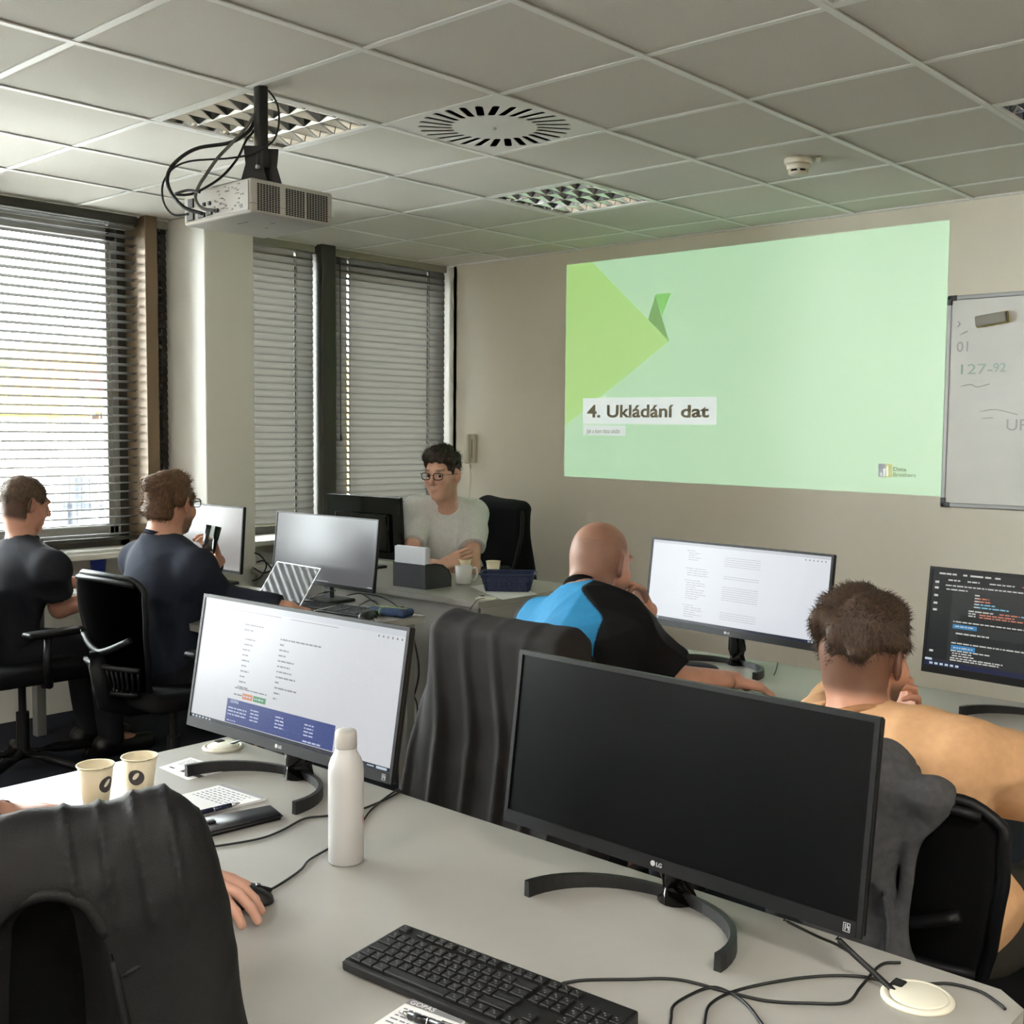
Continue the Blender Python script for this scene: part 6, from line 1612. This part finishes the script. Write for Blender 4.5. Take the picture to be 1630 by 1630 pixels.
for (x, z) in ((.176, .69), (.20, .52)):
    obj('snap_button', cyl(NB(), (x, -.372, z), (x, -.382, z), .008, n=14), mat('gunmetal', (70, 70, 74), rough=.25, metal=.9), t)
obj('yoke_seam', tube(NB(), catmull([(.150, -.374, .80), (.18, -.376, .815), (.22, -.376, .83), (.26, -.365, .845)], 5), .0028, 5), jk_m, t, True)
obj('collar', tube(NB(), catmull([(.0, -.364, .855), (.022, -.366, .890), (.068, -.368, .906), (.11, -.367, .890), (.134, -.366, .850)], 6), .008, 8), jk_m, t, True)

# dark brown jacket on the bald man's chair
jb_m = mat('jacket_brown_black', (40, 37, 36), rough=.8, bump=.25, bscale=700, var=.1, vscale=20, spec=.2)
pr = [CAP((-.185, -.325, .965), (.185, -.325, .965), .032, k=.05), RBX((0, -.345, .70), (.225, .065, .29), .03, k=.05), RBX((0, -.25, .85), (.2, .02, .12), .018, k=.04),
      CAP((-.19, -.33, .945), (-.265, -.36, .46), .036, .08, k=.06), CAP((.19, -.33, .945), (.25, -.36, .46), .036, .075, k=.06), RBX((-.02, -.36, .48), (.27, .035, .16), .03, k=.06)]
bn = sines(44, (16,), (.004,))
def fdisp(X, Y, Z):
    dn = np.clip((.99-Z)/.45, 0, 1)
    return bn(X, Y, Z)-(.016*dn+.002)*np.maximum(0, np.sin(X*62+np.sin(Z*7)*.9+.6))**2*(Y < -.30)
t, o = drape('jacket', 'dark brown-black jacket hanging in folds over the chair behind the bald man', c_bl, pr, .0065, jb_m, fdisp)
seam = [(-.045, -.363, .95), (-.075, -.385, .82), (-.10, -.40, .64), (-.12, -.405, .42)]
obj('seam', tube(NB(), catmull(seam, 5), .003, 5), mat('seam_grey', (84, 80, 76), rough=.6), t, True)

# grey hoodie bunched over the peach man's chair
hd_m = fabric('hoodie_grey', (78, 78, 80), var=.18, bump=.5)
pr = [CAP((-0.220, -0.320, 0.945), (-0.030, -0.335, 0.960), .045, .05, k=.03), CAP((-0.030, -0.335, 0.960), (0.040, -0.335, 0.945), .05, .045, k=.03), RBX((-0.120, -0.360, 0.775), (.145, .032, .2), .028, k=.04),
      CAP((0.025, -0.350, 0.935), (-0.100, -0.385, 0.595), .038, .044, k=.018), CAP((-0.160, -0.360, 0.935), (-0.150, -0.390, 0.715), .045, .04, k=.02), CAP((-0.040, -0.385, 0.835), (-0.110, -0.395, 0.575), .03, .035, k=.012), CAP((0.040, -0.345, 0.895), (0.035, -0.370, 0.575), .03, .03, k=.02),
      RBX((-0.045, -0.375, 0.575), (.085, .025, .08), .02, k=.03), RBX((-0.140, -0.250, 0.855), (.12, .02, .1), .018, k=.03)]
post = [ELL((-0.005, -0.405, 0.715), (.030, .028, .07), k=.012, op='s'), ELL((-0.065, -0.410, 0.870), (.02, .025, .055), k=.02, op='s')]
t, o = drape('hoodie', 'grey marl hoodie bunched over the back of the right-hand chair', c_pe, pr, .0055, hd_m, lambda X, Y, Z: ridged(47, (10, 17), (.016, .008), 2)(X, Y, Z)+.008+.012*np.sin(X*55+Z*14+1.5*np.sin(Z*11)), post=post, cat='hoodie')
t.location.z -= .075; t.location.x += .05
obj('pocket_edge', tube(NB(), catmull([(0.015, -0.388, 0.775), (0.028, -0.390, 0.715), (0.022, -0.394, 0.655), (-0.010, -0.398, 0.640), (-0.030, -0.400, 0.645)], 6), .004, 6), hd_m, t, True)

# black jacket over the teacher's chair
c_in = [o for o in C.objects if o.get('label') == 'black office chair of the man in the white T-shirt'][0]
pr = [CAP((-.17, -.32, 1.075), (.17, -.32, 1.075), .032, k=.05), RBX((0, -.33, .82), (.215, .03, .26), .025, k=.05), RBX((0, -.265, .86), (.215, .022, .22), .02, k=.05), CAP((.18, -.32, 1.05), (.235, -.32, .62), .036, .05, k=.05), CAP((-.18, -.32, 1.05), (-.235, -.32, .62), .036, .05, k=.05)]
t, o = drape('jacket', 'black jacket on the chair of the man in white', c_in, pr, .009, fabric('jacket_plain_black', (17, 17, 19)), sines(51, (14, 24), (.005, .003)))
